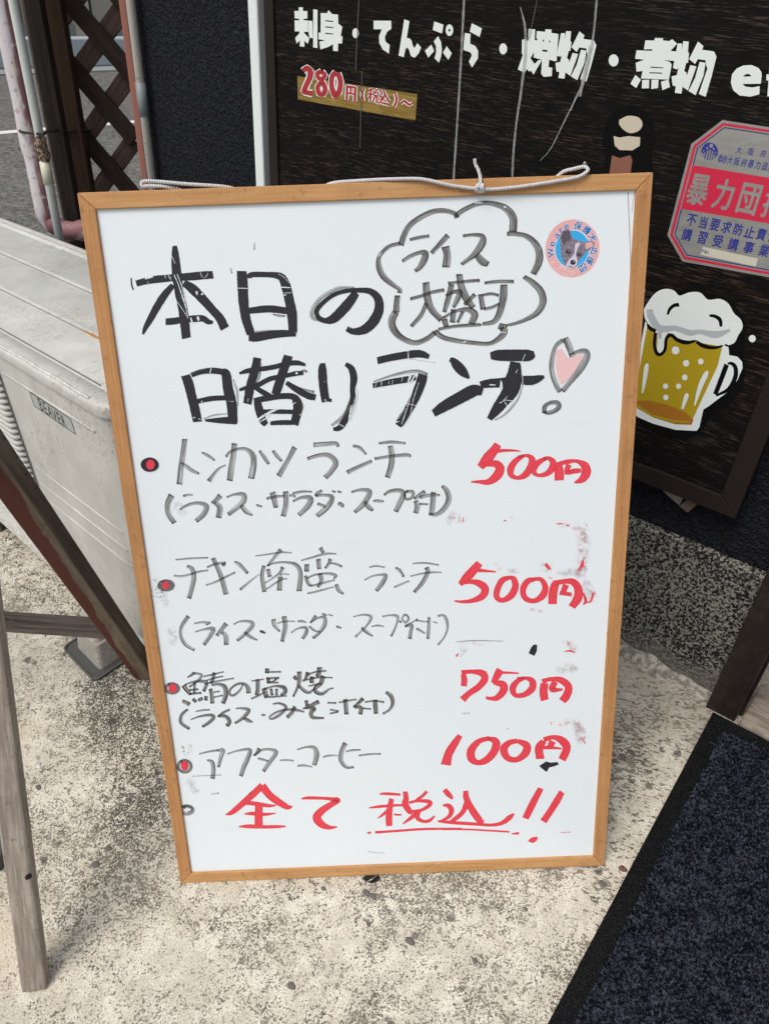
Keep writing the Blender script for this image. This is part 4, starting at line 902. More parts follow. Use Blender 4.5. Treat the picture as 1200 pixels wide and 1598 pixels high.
# ================================================================ LATTICE FENCE
FY = 1.93
fn = thing('lattice_fence', vline(110, 330, FY) * [1, 1, 0] + UP * -1.0, 'dark brown diagonal lattice fence with two uprights between pipes and black wall', 'fence')
def post(px0, px1, py, yd, z0, z1, m, dp, label=None):
    a, b_ = vline(px0, py, yd), vline(px1, py, yd)
    o = box('fence_post', V3([a[0], yd, z0]), V3([b_[0] - a[0], 0, 0]), V3([0, dp, 0]), UP * (z1 - z0), m, fn, .002)
    if label: o['label'] = label
post(92, 118, 150, FY - .045, -1.09, 1.0, M['post_brown'], .03, 'brown stained upright')
post(64, 88, 150, FY - .10, -1.09, 1.0, M['post_dark'], .03, 'blackish upright')
box('edge_strip', V3([vline(60.5, 150, FY - .10)[0], FY - .098, -1.09]), V3([.006, 0, 0]), V3([0, .02, 0]), UP * 2.1, M['stand_dark'], fn, .001)
def lath(p0, p1, yd, m):
    a, b_ = vline(*p0, yd), vline(*p1, yd); d = nrm(b_ - a); s = nrm(np.cross(d, V3([0, 1, 0])))
    w_ = .039
    box('lath', a - s * w_ / 2 - d * .0, s * w_, V3([0, .012, 0]), b_ - a, m, fn, .0015)
for yc in (-250, -148, -46, 52, 149, 238, 325):        # front layer, falling to the right
    lath((92, yc - 58 * 1.16), (210, yc + 60 * 1.16), FY, M['lath_front'])
for yc in (-290, -172, -52, 69, 188, 300, 405):        # back layer, falling to the left
    lath((94, yc + 56 * 1.4), (208, yc - 58 * 1.4), FY + .015, M['lath_back'])
tie = thing('cable_tie', vline(80, 204, 1.8), 'thin black cable tie looped round pipes and fence uprights', 'cable tie')
pts_ = [vline(31, 203, 1.76), vline(33, 205, 1.745), vline(45, 207, 1.74), vline(64, 208.5, 1.675), vline(75, 205, 1.70), vline(90, 203.5, 1.82), vline(96, 203.6, 1.875), vline(112, 204, 1.88), vline(130, 204, 1.895), vline(143, 202.5, 1.915)]
tube('strap', catmull(pts_, 5), .0029, M['tie'], tie, 6)

# ================================================================ WHITEBOARD
wb = thing('menu_board', (V3([BLc[0], BLc[1], BLc[2]]) + V3([.3, .02, .02])), 'large white menu board in tan wooden frame covered with handwritten Japanese lunch menu', 'whiteboard')
BWd, BHt, RW, TH = .5995, .900, .0165, .017
def Bp(x, y, h=0): return BTL + BA * x + BB * y + BN * h
box('writing_panel', Bp(.008, .008, -.013), BA * (BWd - .016), BB * (BHt - .016), BN * .0095, M['board'], wb)
box('backing', Bp(.006, .006, -.0165), BA * (BWd - .012), BB * (BHt - .012), BN * .0032, M['backing'], wb)
def railp(a, b_, c_, d_, m): return prism('frame_rail', [Bp(*a, -TH), Bp(*b_, -TH), Bp(*c_, -TH), Bp(*d_, -TH)], BN * TH, m, wb, .0009)
g_ = .0002
railp((g_, 0), (BWd - g_, 0), (BWd - RW - g_, RW), (RW + g_, RW), M['rail_h'])
railp((g_, BHt), (BWd - g_, BHt), (BWd - RW - g_, BHt - RW), (RW + g_, BHt - RW), M['rail_h'])
railp((0, g_), (RW, RW + g_), (RW, BHt - RW - g_), (0, BHt - g_), M['rail_v'])
railp((BWd, g_), (BWd - RW, RW + g_), (BWd - RW, BHt - RW - g_), (BWd, BHt - g_), M['rail_v'])
for x in (.03, .545):          # rear legs that let the board stand
    p0 = Bp(x, .06, -TH - .012); p1 = p0 + V3([0, .16, 0]); p1 = V3([p1[0] + .02, p1[1], gz(p1[0], p1[1])])
    bar('rear_leg', p0, p1, .02, .012, V3([1, 0, 0]), M['stand_dark'], wb)
WP = Plane(Bp(0, 0, -.0035), BN, BA, -BB)
def H(x0, y0, s): return Crop(WP, x0, y0, s)
# --- faint remains of old writing, scuffs
c1 = H(0, 0, 1)
strokes('ink_residue', c1, '905,812,14 914,835,18 912,870,18 908,905,14; 838,884,14 850,886,18 866,888,12; 912,905,18 920,925,20 924,945,12; 694,812,18 708,811,20 728,812,14; 866,895,12 885,893,16 912,892,12; 895,1120,14 905,1145,22 908,1165,14; 865,1045,12 885,1046,14 905,1043,10; 722,1000,14 724,1012,14 716,1028,10; 790,890,8 800,891,12 812,891,8; 268,790,18 282,795,22 292,806,16; 262,975,14 270,990,20 268,1010,14; 290,1215,14 302,1228,20 306,1242,12; 244,1060,10 246,1090,14 252,1120,10; 240,900,12 252,930,18 262,950,12', M['sm_gray'], wb)
strokes('ink_residue', c1, '895,815,16 908,840,20 908,880,20 900,905,14; 866,818,8 878,819,10 892,820,8; 874,1004,14 888,1008,18 902,1016,14; 878,1036,8 892,1040,10 902,1042,8; 874,1130,10 884,1127,12 892,1122,8; 896,1125,12 906,1142,18 908,1160,12; 908,905,10 922,918,12 928,935,10; 824,950,5 838,953,7 850,955,5; 770,878,6 778,884,8 784,892,5; 735,1000,8 745,1004,10 760,1003,8; 850,892,5 858,886,7 870,884,5; 700,800,12 712,806,14 724,812,10', M['sm_pink'], wb)
strokes('ink_residue', c1, '868,818,1 874,817,2 880,818,1; 884,820,3 888,820,3; 885,1003,1.5 888,1006,1.5; 880,1017,1 890,1016,3 898,1019,1; 872,1130,1.5 876,1133,1; 905,1150,1 911,1157,2 914,1162,1; 859,1127,1.5 861,1131,1; 786,812,2 790,813,2; 797,808,1 800,808,1; 722,808,1 723,814,2; 856,901,1.5 862,903,1; 914,817,1 916,820,1.5; 790,1137,1 794,1138,1; 756,1048,1 760,1049,1', M['red'], wb)
polys('ink_residue', c1, [[ell(*e)] for e in ((292, 1170, 10, 10), (250, 922, 12, 12), (236, 940, 4, 26))], M['gcrumbs'], wb)
strokes('ink_residue', c1, '910,873,2 908,882,5 902,891,2; 910,925,3 914,938,5 910,944,2; 926,925,4 922,938,3 914,941,1; 851,880,5 856,886,5 860,889,1; 715,1020,2 712,1025,3; 875,1300,1 890,1299,1', M['crumbs'] if False else M['red'], wb)
strokes('ink_residue', c1, '712,1002,1 740,1000,1.6 785,1001,1; 300,1212,1 345,1210,1.4; 388,1240,1 392,1238,2; 397,378,1 397,389,2 ; 360,418,1.2 362,426,2; 330,1240,1 342,1238,1.6; 722,1114,1 733,1113,1', M['gray'], wb)
strokes('scratch', c1, '575,1330,1 600,1332,.6; 640,560,.6 680,566,.6; 980,300,1.5 984,420,1.2 980,560,.8; 990,300,1 986,330,.8', M['film_faint'] if False else M['pale'], wb)
# --- heading, row 1
strokes('handwriting', H(200, 380, 6), '''75,372,58 150,352,62 240,335,70 330,326,68 450,315,68 600,305,75 700,295,75 795,290,70;
 435,18,40 440,80,64 447,200,85 470,400,88 510,600,88 530,750,88 545,885,84; 420,385,50 340,480,70 270,590,70 210,700,62 160,790,44 138,848,18;
 520,365,60 600,420,90 700,520,85 790,620,80 860,700,82 905,795,88; 350,730,60 420,725,65 520,710,60 640,700,65 700,700,58 750,730,50 795,735,26; 28,320,12 32,380,14 48,430,14''', M['black'], wb, label='bold black handwritten 本')
strokes('handwriting', H(360, 400, 5), '''85,112,75 92,200,82 100,350,78 118,480,72 158,608,66; 130,158,30 170,140,42 280,140,42 350,145,50 400,165,62 430,230,76 455,330,75 478,450,78 486,595,68; 145,422,48 300,408,56 450,425,52; 140,630,60 200,628,72 330,608,62 440,600,54 510,612,26''', M['black'], wb, label='bold black handwritten 日')
strokes('handwriting', H(360, 400, 5), '130,155,20 165,165,14; 330,450,10 380,462,20 425,465,14; 190,585,8 300,578,10 400,576,6', M['gray'], wb)
strokes('handwriting', H(360, 400, 5), '704,505,10 640,478,30 637,420,34 690,335,30 770,278,28 850,245,26 965,240,14', M['pale'], wb)
strokes('handwriting', H(360, 400, 5), '980,280,60 930,350,75 870,420,80 800,485,72 740,500,45 690,480,40 670,430,36 710,370,36 800,300,34 900,268,34 1000,262,38 1090,272,50 1150,330,66 1155,420,76 1110,510,80 1040,570,72 960,585,50 905,562,44', M['black'], wb, label='bold black handwritten の')
# --- cloud with its note
sc = 1200 / 280
strokes('speech_cloud', H(580, 300, sc), '''195,352,40 215,290,40 250,225,38 310,175,36 400,130,36 480,120,32 555,140,30 570,168,34; 560,160,34 600,125,32 680,85,32 760,68,30 830,78,36 900,108,46 945,170,52 945,262,52;
 905,275,30 960,275,30 1030,290,34 1090,335,44 1120,400,50 1115,470,50 1080,545,40; 1018,562,30 1080,605,42 1130,660,48 1145,730,48 1110,800,40 1040,845,28 960,875,22 890,890,18;
 850,890,40 880,905,56; 878,900,50 885,935,46 850,978,38 780,1012,28 650,1002,30 560,990,32 480,970,34 420,928,36; 425,935,34 370,978,34 290,1005,34 200,972,40 150,920,50 134,860,50 160,800,46; 165,803,42 168,740,42 173,688,38; 185,672,34 190,650,24 150,622,30 90,575,40 55,520,42 45,450,30 70,400,26 120,358,26 190,340,26''', M['dgray'], wb, label='grey cloud outline around the rice note')
strokes('handwriting', H(580, 300, sc), '''255,315,20 320,300,24 385,290,22; 205,460,22 260,425,26 320,402,28 358,405,42 350,450,46 320,500,34 290,525,24; 510,285,34 460,340,34 400,405,28; 492,360,52 505,420,50 497,500,52;
 610,290,20 680,282,22 738,292,36 738,340,50 690,410,40 640,450,28 600,480,24; 700,415,38 740,460,52 780,480,34''', M['dgray'], wb, label='grey handwritten ライス')
strokes('handwriting', H(580, 300, sc), '''258,712,22 340,690,24 400,668,24 485,652,24; 362,600,46 372,700,50 400,780,46 465,852,40; 365,740,26 330,820,28 265,895,26;
 510,605,18 580,600,20 655,592,22 722,588,22; 535,612,40 520,680,38 500,750,34 485,800,28; 495,690,18 550,665,26 590,668,36 570,720,36 545,768,24; 585,545,42 600,630,48 635,710,50 680,770,36; 690,680,28 650,722,26 620,750,22;
 485,845,40 500,900,36; 478,838,18 560,795,20 640,782,34 688,815,50 665,880,42; 548,780,36 540,870,36; 610,795,24 575,870,20; 445,915,20 560,895,22 700,885,24 735,885,12;
 755,605,20 850,595,24 950,595,24; 885,615,48 880,700,52 860,790,46 820,860,34 742,880,22; 728,680,36 745,782,36; 735,688,18 800,678,22 850,688,20; 750,780,20 800,770,22 855,745,20''', M['dgray'], wb, label='grey handwritten 大盛可')
# --- heading, row 2
strokes('handwriting', H(280, 540, 6), '55,272,84 85,350,92 110,450,88 140,570,90 170,708,86; 110,270,44 200,240,48 300,228,56 400,240,60 435,262,84 455,400,96 490,550,94 500,725,88; 150,520,42 300,490,48 450,482,45; 240,695,20 340,695,46 450,695,64 540,705,56', M['black'], wb, label='bold black handwritten 日 of the second line')
strokes('handwriting', H(280, 540, 6), '105,262,10 180,225,12 290,205,8; 505,310,10 540,420,22 548,560,8; 230,680,10 330,645,16 455,632,8', M['pale'], wb)
strokes('handwriting', H(280, 540, 6), '''730,108,75 705,230,80 665,370,82 635,540,80; 1020,88,84 972,230,85 935,340,85 900,450,80; 560,255,20 640,230,45 750,215,45 880,195,45 1000,165,45 1100,155,46 1180,175,26;
 560,410,25 640,385,40 730,365,45 850,305,45 1000,275,40 1090,255,45 1160,250,36; 700,380,40 780,430,50 850,470,50; 1000,340,40 1090,400,58 1200,462,62 1275,480,56;
 725,490,60 742,580,76 778,690,72 812,735,50; 700,512,50 800,490,55 950,468,55 1060,472,60 1100,520,84 1105,600,84 1075,735,76; 760,610,34 900,612,42 1080,615,40; 850,722,36 950,715,45 1100,715,44''', M['black'], wb, label='bold black handwritten 替')
strokes('handwriting', H(380, 540, 6), '530,250,12 560,230,26 598,238,16; 430,345,10 540,400,24 662,430,24; 515,480,10 555,560,22 535,640,8; 235,300,10 260,285,14 300,290,10; 165,160,10 150,280,18 120,350,8', M['gray'], wb)
strokes('handwriting', H(380, 540, 6), '740,158,50 738,230,80 745,350,82 758,450,80 770,520,76; 790,500,34 825,510,30; 955,165,36 1010,210,60 1032,300,68 1020,400,50 1022,490,55 990,590,62 950,690,62 900,762,54 840,780,30', M['black'], wb, label='bold black handwritten り')
strokes('handwriting', H(380, 540, 6), '1000,480,8 975,590,26 910,680,34 825,742,22; 1050,400,4 1072,440,5 1040,600,4 1000,690,3', M['pale'], wb)
strokes('handwriting', H(560, 530, 6), '''172,195,66 300,165,66 450,140,70 570,130,70 658,158,42; 130,430,44 300,395,56 450,370,58 535,350,50; 600,325,90 575,420,95 520,550,86 460,660,82 400,755,84 368,805,60''', M['black'], wb, label='bold black handwritten ラ')
strokes('handwriting', H(560, 530, 6), '140,392,12 300,338,24 450,302,30 560,296,32 640,325,30', M['gray'], wb)
strokes('handwriting', H(560, 530, 6), '850,185,36 880,195,60 920,240,92 980,305,84 1032,360,22; 698,690,66 800,622,100 950,540,112 1080,475,112 1158,488,66', M['black'], wb, label='bold black handwritten ン')
strokes('handwriting', H(720, 510, 5.714), '258,255,60 330,252,96 480,252,104 600,252,100 652,238,50; 480,312,92 475,400,124 462,480,152 435,570,142 370,660,112 310,740,92 248,822,46; 168,515,60 260,502,78 350,496,82 420,480,72; 540,475,80 630,475,82 700,455,55 738,440,22', M['black'], wb, label='bold black handwritten チ')
strokes('handwriting', H(720, 510, 5.714), '548,520,8 500,650,18 400,770,20 300,832,10', M['pale'], wb)
strokes('heart_outline', H(720, 510, 5.714), '905,118,40 850,160,38 818,240,42 803,350,46 820,450,46 852,530,46 880,578,44; 925,95,50 955,160,60 985,245,50; 965,265,28 1035,222,36 1108,218,54 1115,270,64 1065,370,58 980,475,46 900,572,44', M['gray'], wb, label='grey outline of the heart exclamation mark')
poly('heart_fill', H(720, 510, 5.714), [[(846, 215), (890, 190), (925, 240), (958, 280), (1000, 262), (1070, 238), (1078, 280), (1030, 370), (960, 460), (890, 512), (855, 440), (838, 340)]], M['pink'], wb)
strokes('handwriting', H(720, 510, 5.714), '740,768,44 744,712,40 790,678,36 852,675,42 870,708,44 835,745,40 775,765,34 735,760,20', M['dgray'], wb)
# --- scraped-off ink: bare enamel showing through the heading
m = mat('scraped_enamel', (.80, .86, .91), .35); b = NB(m)
b.l(b.step(b.noise(b.pos(), 900, 2, .6), .36, .46), b.b.inputs['Alpha']); M['scrape'] = m
for (x0, y0, s_), t in (((200, 380, 6), '185,355,6 190,388,5; 340,290,4 352,322,4; 375,288,4 390,330,5; 395,300,4 402,345,4; 430,290,10 470,380,8 500,470,12 540,600,8 560,700,6; 460,285,8 500,390,8 525,480,12 548,600,6; 455,540,4 500,600,5 550,680,4; 395,80,4 420,140,6 440,185,3; 640,445,20 645,478,10; 685,468,24 706,476,10; 675,262,5 690,305,5 712,318,5 735,300,4 745,275,4; 585,690,14 600,740,16; 650,682,26 662,722,16; 158,322,26 190,315,22 234,306,16'),
    ((360, 400, 5), '52,246,7 132,248,7; 392,238,9 468,243,8; 400,285,5 475,282,4; 412,302,14 432,298,8; 375,135,4 420,165,4 455,205,3; 905,548,3 908,560,4; 925,545,3 928,560,4; 945,550,3 948,562,4'),
    ((280, 540, 6), '285,252,10 298,206,8; 205,518,18 214,521,16; 450,515,5 510,518,4; 130,668,14 150,672,10; 180,680,8 205,690,6; 735,690,22 800,645,22 870,608,22 930,590,8; 750,712,8 810,675,12 850,640,8; 832,690,14 852,712,10; 1088,250,22 1107,253,22; 1058,547,8 1092,525,6; 645,490,4 640,520,4; 1125,640,12 1137,645,10'),
    ((380, 540, 6), '752,328,8 761,336,6; 762,500,14 771,512,12; 1012,555,12 1000,620,18 985,690,10; 898,733,10 937,752,8; 1045,480,5 1022,580,7 995,650,4'),
    ((560, 530, 6), '460,103,10 464,184,8; 130,425,6 118,460,4; 165,400,5 150,452,4; 215,388,7 205,442,6; 285,385,3 278,417,3; 320,380,3 310,417,3; 410,350,5 400,392,4; 488,320,24 462,398,18; 525,330,18 488,402,16; 545,345,5 530,392,4; 560,400,6 510,560,7 480,700,6 410,822,5; 525,400,4 470,580,7 400,790,9; 448,598,7 537,616,5; 330,775,12 380,765,8; 430,640,4 370,742,4'),
    ((720, 510, 5.714), '570,240,4 540,307,5; 250,515,12 302,518,12; 410,620,4 370,660,7 338,682,8; 375,650,7 467,660,6; 380,655,6 417,722,8; 465,660,5 425,712,4; 545,440,6 549,522,5; 500,380,3 485,412,3; 352,478,8 356,515,22 350,545,20'),
    ((580, 300, 4.2857), '690,72,10 720,68,10 745,70,8; 885,95,14 900,100,10; 860,936,6 900,936,6; 612,1005,10 640,992,6; 1120,360,4 1126,385,4; 46,430,8 66,400,6')):
    strokes('scrape_mark', H(x0, y0, s_), t, M['scrape'], wb, jitter=.25, grow=-.22)['kind'] = 'stuff'
# --- bullets
def bullet(cr, cx, cy, rx, ry, m, rw=30, red=None):
    t = ' '.join(f'{cx + (rx - rw / 2) * math.cos(a):.0f},{cy + (ry - rw / 2) * math.sin(a):.0f},{rw}' for a in np.linspace(-2.2, 4.3, 13))
    strokes('bullet_mark', cr, t, m, wb)
    if red: poly('bullet_mark', cr, [ell(red[0], red[1], red[2], red[3], 0, 7)], M['red_flat'], wb)
M['red_flat'] = mat('red_marker_dot', (.75, .045, .08), .5)
bullet(H(210, 670, 5), 118, 275, 70, 56, M['black'], 44, (124, 275, 36, 42))
bullet(H(230, 840, 6), 175, 442, 80, 56, M['dgray'], 50, (170, 440, 34, 40))
bullet(H(240, 1030, 6.316), 180, 282, 78, 60, M['dgray'], 32, (186, 280, 44, 46))
bullet(H(260, 1140, 6), 168, 338, 74, 68, M['dgray'], 30, (168, 332, 38, 46))
bullet(H(260, 1140, 6), 190, 748, 70, 52, M['gray'], 34)
strokes('bullet_mark', H(260, 1140, 6), '130,730,14 180,710,16 240,735,14 200,770,12', M['gray'], wb)
# --- first dish
WP.lift = .00006
strokes('handwriting', H(210, 670, 5), '''392,74,42 380,180,44 362,300,44 350,430,46; 360,258,12 400,285,28 450,322,28 505,346,18; 525,180,14 575,205,24 625,242,16; 580,405,40 620,350,28 660,305,20 712,277,9;
 715,215,22 740,180,24 800,155,22 870,155,30 920,200,48 928,280,50 910,385,48; 780,108,44 770,220,46 755,300,46 742,402,48; 975,165,20 1010,215,30 1048,270,24; 1080,165,22 1110,205,30 1148,248,22''', M['gray'], wb, label='grey handwritten トンカツ')
s2 = 1200 / 290
strokes('handwriting', H(430, 670, s2), '''125,115,36 80,200,32 20,302,34; 245,100,30 320,95,30 390,90,26 405,112,18; 205,190,22 280,168,26 345,168,32 388,215,38 360,270,34 320,312,34; 500,105,18 545,120,24 585,162,14; 462,278,28 540,240,26 622,205,22;
 668,90,16 750,82,22 840,90,16; 640,190,20 740,175,22 850,165,24 873,178,12; 742,105,36 752,180,38 745,240,38 722,312,34''', M['gray'], wb, label='grey handwritten ツランチ')
strokes('handwriting', H(210, 670, 5), '''290,512,50 260,580,46 265,660,42 312,732,40; 380,520,20 420,512,18 455,512,8; 350,628,14 420,590,24 500,575,28 560,600,42 540,660,42 480,716,36; 670,515,44 640,550,38 602,575,22; 622,570,24 665,610,46 655,692,46;
 718,530,14 780,508,20 850,510,38 850,560,46 800,610,40 730,665,32; 832,595,30 870,640,36 920,670,16; 950,588,14 970,597,20 995,602,12; 1030,540,22 1100,525,22 1170,520,18; 1075,490,46 1090,550,44 1105,612,40''', M['gray'], wb, label='grey handwritten (ライス・サ')
strokes('handwriting', H(430, 670, s2), '''65,400,36 68,480,36 50,562,34; 90,425,16 130,435,16; 110,415,16 170,403,18 235,403,12; 112,465,14 170,440,22 225,445,34 212,490,38 150,555,28; 300,395,18 270,415,26 255,430,12; 260,430,18 320,425,20 365,440,32 335,500,36 268,560,28; 270,480,18 300,490,20 325,502,14;
 365,398,14 388,405,14; 400,400,14 424,408,14; 405,475,20 425,488,30 440,500,14; 490,405,14 550,390,20 605,400,32 595,440,36 560,490,34 510,535,24; 575,465,22 600,500,32 630,524,18; 630,462,12 665,462,22 700,465,10;
 700,425,16 740,400,24 800,395,28 825,420,36 800,480,36 775,532,32; 845,400,18 885,405,24 880,440,20 845,450,18 833,420,18 850,398,18; 965,400,26 930,425,28 895,450,18; 905,460,30 915,500,36 905,542,32; 930,440,22 1000,425,22 1060,425,14; 930,482,16 985,484,12; 1020,405,34 1015,480,36 1005,552,32;
 1075,365,20 1105,395,34 1118,450,36 1090,510,34 1040,550,28 990,548,18''', M['gray'], wb, label='grey handwritten ラダ・スープ付)')
c5 = 5.4545
strokes('price_writing', H(720, 680, c5), '''312,72,64 272,130,76 220,195,90 160,268,60; 155,262,24 235,240,44 300,242,66 328,285,78 298,345,76 230,392,52 150,392,30 82,392,12; 270,140,36 340,126,28 430,124,20 502,130,10;
 480,178,20 560,168,30 600,200,56 592,260,62 545,330,58 480,358,34 425,335,46 420,280,60 460,215,50 530,168,30; 700,200,36 740,190,34 780,225,56 770,280,60 720,325,44 650,335,30 615,300,50 640,240,52 720,188,30;
 825,248,66 832,310,80 832,380,80; 800,245,30 900,222,40 980,215,30 1050,255,70 1062,315,80 1025,372,60 960,400,12; 915,245,50 895,310,36 960,300,44 1020,295,36; 880,322,24 960,306,30''', M['red'], wb, label='red price 500円 of the first dish')
# --- second dish
WP.lift = .00006
strokes('handwriting', H(230, 840, 6), '''265,202,14 400,190,18 570,183,16; 248,350,16 310,358,22 400,340,20 480,315,22 570,300,14; 372,258,26 420,290,42 435,370,46 415,470,44 388,565,46; 560,272,20 640,242,24 735,232,30; 712,232,40 715,262,30; 550,440,14 640,410,20 730,365,20 822,320,20;
 615,185,44 655,270,44 695,370,46 738,527,50; 815,220,18 860,245,36 940,330,28; 868,482,26 950,415,20 1047,338,8''', M['gray'], wb, label='grey handwritten チキン')
s3 = 6.6667
strokes('handwriting', H(380, 840, s3), '''125,185,12 250,168,18 400,148,20 500,153,12; 390,118,44 330,190,34 250,290,24; 215,285,40 195,380,42 205,480,48 218,560,46; 250,285,20 350,255,24 480,255,28 560,290,46 592,380,50 578,552,56; 410,300,44 380,360,30 300,420,20 225,465,14; 255,320,40 275,402,44;
 380,385,18 420,372,16 475,378,12; 240,530,16 330,470,20 400,430,18 455,422,10; 385,400,50 378,470,52 375,545,56; 800,98,44 832,150,36; 600,232,14 720,200,24 850,162,24 965,162,14; 660,270,52 658,348,50; 780,215,50 788,322,44; 905,215,42 890,260,36 850,315,22; 900,258,18 960,268,24 1025,296,24;
 645,388,32 670,460,40 700,497,28; 655,420,18 750,380,22 880,368,26 958,388,34 938,422,18; 700,497,20 800,475,24 950,435,14; 795,365,48 812,440,46 775,512,30; 665,575,16 780,550,22 940,507,12; 965,480,38 990,540,42 1040,580,22''', M['gray'], wb, label='grey handwritten 南蛮')
s4 = 7.0588
strokes('handwriting', H(550, 860, s4), '''185,180,14 260,165,20 355,180,16; 135,320,18 220,278,22 320,262,26 365,272,46 330,350,52 262,440,40; 475,182,22 520,215,38 565,285,28; 460,400,20 540,365,26 625,330,16; 665,138,14 800,132,22 950,155,18; 640,278,16 760,250,20 880,235,20 980,235,14; 815,178,48 830,230,54 790,320,50 740,390,44 680,455,36''', M['gray'], wb, label='grey handwritten ランチ')
strokes('handwriting', H(230, 840, 6), '''385,730,40 325,820,36 312,900,32 350,990,34 442,1050,24; 440,800,12 510,788,20 590,795,24; 560,800,34 562,815,20; 450,878,12 530,855,20 615,850,40 590,910,42 528,1000,34; 740,800,46 700,850,40 650,915,32; 700,880,30 735,920,46 740,1000,46; 808,808,14 870,780,18 965,785,34 982,820,42 920,890,34 840,960,28;
 910,880,26 960,920,32 1030,955,14; 1055,870,20 1080,880,28 1106,890,12''', M['gray'], wb, label='grey handwritten (ライス of the second dish')
strokes('handwriting', H(400, 940, s3), '''35,298,14 65,310,28 95,320,12; 180,175,46 190,240,42 245,305,22; 220,220,14 300,200,18 400,200,12; 288,145,50 302,240,48 290,320,46 270,412,42; 430,200,18 475,198,28 520,210,10; 362,318,14 430,275,20 512,265,34 520,310,42 480,380,34; 620,140,32 590,180,30 560,215,12; 560,215,18 640,165,20 708,160,34 710,230,46 660,310,36 588,375,32;
 552,250,20 600,290,26 665,310,14; 685,120,18 710,130,26 737,138,10; 750,128,14 795,142,14; 832,248,18 855,260,26 887,268,10''', M['gray'], wb, label='grey handwritten サラダ')
strokes('handwriting', H(550, 860, s4), '''10,725,12 100,705,18 170,708,28 205,740,34 150,830,22 90,890,20 30,945,26; 100,845,28 160,895,38 226,940,14; 212,832,12 280,822,22 348,832,10; 330,722,16 420,708,20 490,720,34 495,770,24 460,870,24 425,940,26; 585,695,22 620,740,26 585,790,24 545,745,22 575,697,20; 515,772,28 540,790,16;
 720,750,18 650,790,16 575,830,20; 582,830,26 650,820,42 640,890,38 630,970,44; 700,765,22 790,778,20 840,778,14; 890,780,14 935,796,12; 705,855,26 750,880,26 797,907,14; 845,730,32 840,850,36 832,970,34; 940,718,24 1000,710,30 1035,760,36 1045,850,24 1010,950,20 940,1035,20''', M['gray'], wb, label='grey handwritten スープ付)')
strokes('price_writing', H(690, 800, 4.8), '''280,378,54 240,425,64 185,485,66 132,538,36; 135,530,24 220,518,34 285,535,54 322,575,58 298,628,52 225,660,34 150,668,22 92,662,12; 270,432,30 330,437,20 402,443,10;
 505,485,30 450,508,44 415,570,46 408,630,44 450,658,36 515,622,52 548,555,52 535,498,42 500,483,24; 690,500,30 640,515,44 605,575,46 622,640,42 688,662,36 752,622,52 772,558,46 740,502,34 680,498,24;
 848,532,60 830,600,66 826,686,64; 830,530,40 920,515,36 980,520,50 1018,570,62 1015,640,66 970,708,52; 928,540,48 905,598,40; 880,602,30 970,614,30''', M['red'], wb, label='red price 500円 of the second dish')
poly('eraser_mark', H(690, 800, 4.8), [[(688, 988), (712, 992), (708, 1040), (690, 1075), (648, 1055), (665, 1012)]], M['black_flat'] if 'black_flat' in M else M['label_ink'], wb)
# --- third dish
WP.lift = .00006
s6 = 6.316
strokes('handwriting', H(240, 1030, s6), '''400,128,34 370,152,26 330,175,10; 400,130,20 470,150,26 440,200,26 350,268,20; 292,250,46 320,290,44 362,342,30; 310,245,16 400,215,22 500,215,36 520,240,36 490,312,34; 350,300,24 440,290,18; 405,220,26 400,330,26; 355,338,24 470,325,20; 282,405,36 355,440,42; 385,385,36 420,415,34; 440,402,34 482,378,34; 515,358,36 515,402,34;
 490,165,14 580,145,18 690,118,14; 515,205,14 600,180,18 685,162,14; 500,240,14 640,210,20 790,182,14; 598,125,36 580,200,36 560,232,30; 558,285,36 572,350,38 578,432,42; 570,250,20 640,240,28 700,270,46 710,350,48 680,432,42; 590,320,14 650,310,16; 590,370,14 680,350,16;
 880,240,16 850,300,22 790,350,24 750,340,24 755,290,22 820,240,24 890,235,28 930,280,46 935,330,46; 965,210,14 1085,190,14; 1025,190,42 1025,290,42 1015,350,42; 960,385,18 1040,350,22 1100,315,10''', M['dgray'], wb, label='grey handwritten 鯖の塩')
s7 = 5.217
strokes('handwriting', H(400, 1030, s7), '''90,70,36 85,110,32; 90,100,14 200,98,16; 80,150,16 185,148,20; 98,150,32 100,185,32; 165,155,18 140,175,16 100,185,12; 85,188,14 180,185,14; 60,230,38 85,302,42; 60,240,18 150,215,18 220,225,36 235,260,36 200,290,24; 120,235,24 130,290,24; 165,235,24 165,290,20; 65,308,14 160,300,16 250,294,10;
 305,135,34 330,160,24; 350,95,38 350,170,36 335,230,24 300,300,18; 345,210,24 390,250,30 430,265,24 480,230,14; 420,100,36 405,150,28 380,175,16; 415,125,14 480,100,16 570,90,14; 515,60,42 510,110,36 490,135,30; 400,165,12 500,145,16 620,145,12; 455,135,36 450,190,36; 425,215,12 490,200,16 530,195,14; 545,130,42 525,190,36 480,230,32 490,265,32 540,275,28 590,240,18 628,230,12''', M['dgray'], wb, label='grey handwritten 塩焼')
strokes('handwriting', H(240, 1030, s6), '''335,488,24 275,545,32 270,620,36 352,682,30; 412,510,10 480,498,18 552,492,14; 365,590,12 450,560,20 560,545,32 590,570,36 540,620,34 478,660,26; 750,490,20 690,520,28 630,562,20; 640,555,24 710,560,36 745,610,42 720,655,38; 810,480,14 880,480,24 935,500,38 880,570,34 800,625,24; 890,575,28 930,600,38 975,615,12; 1060,543,14 1080,545,20 1102,545,10''', M['dgray'], wb, label='grey handwritten (ライス of the third dish')
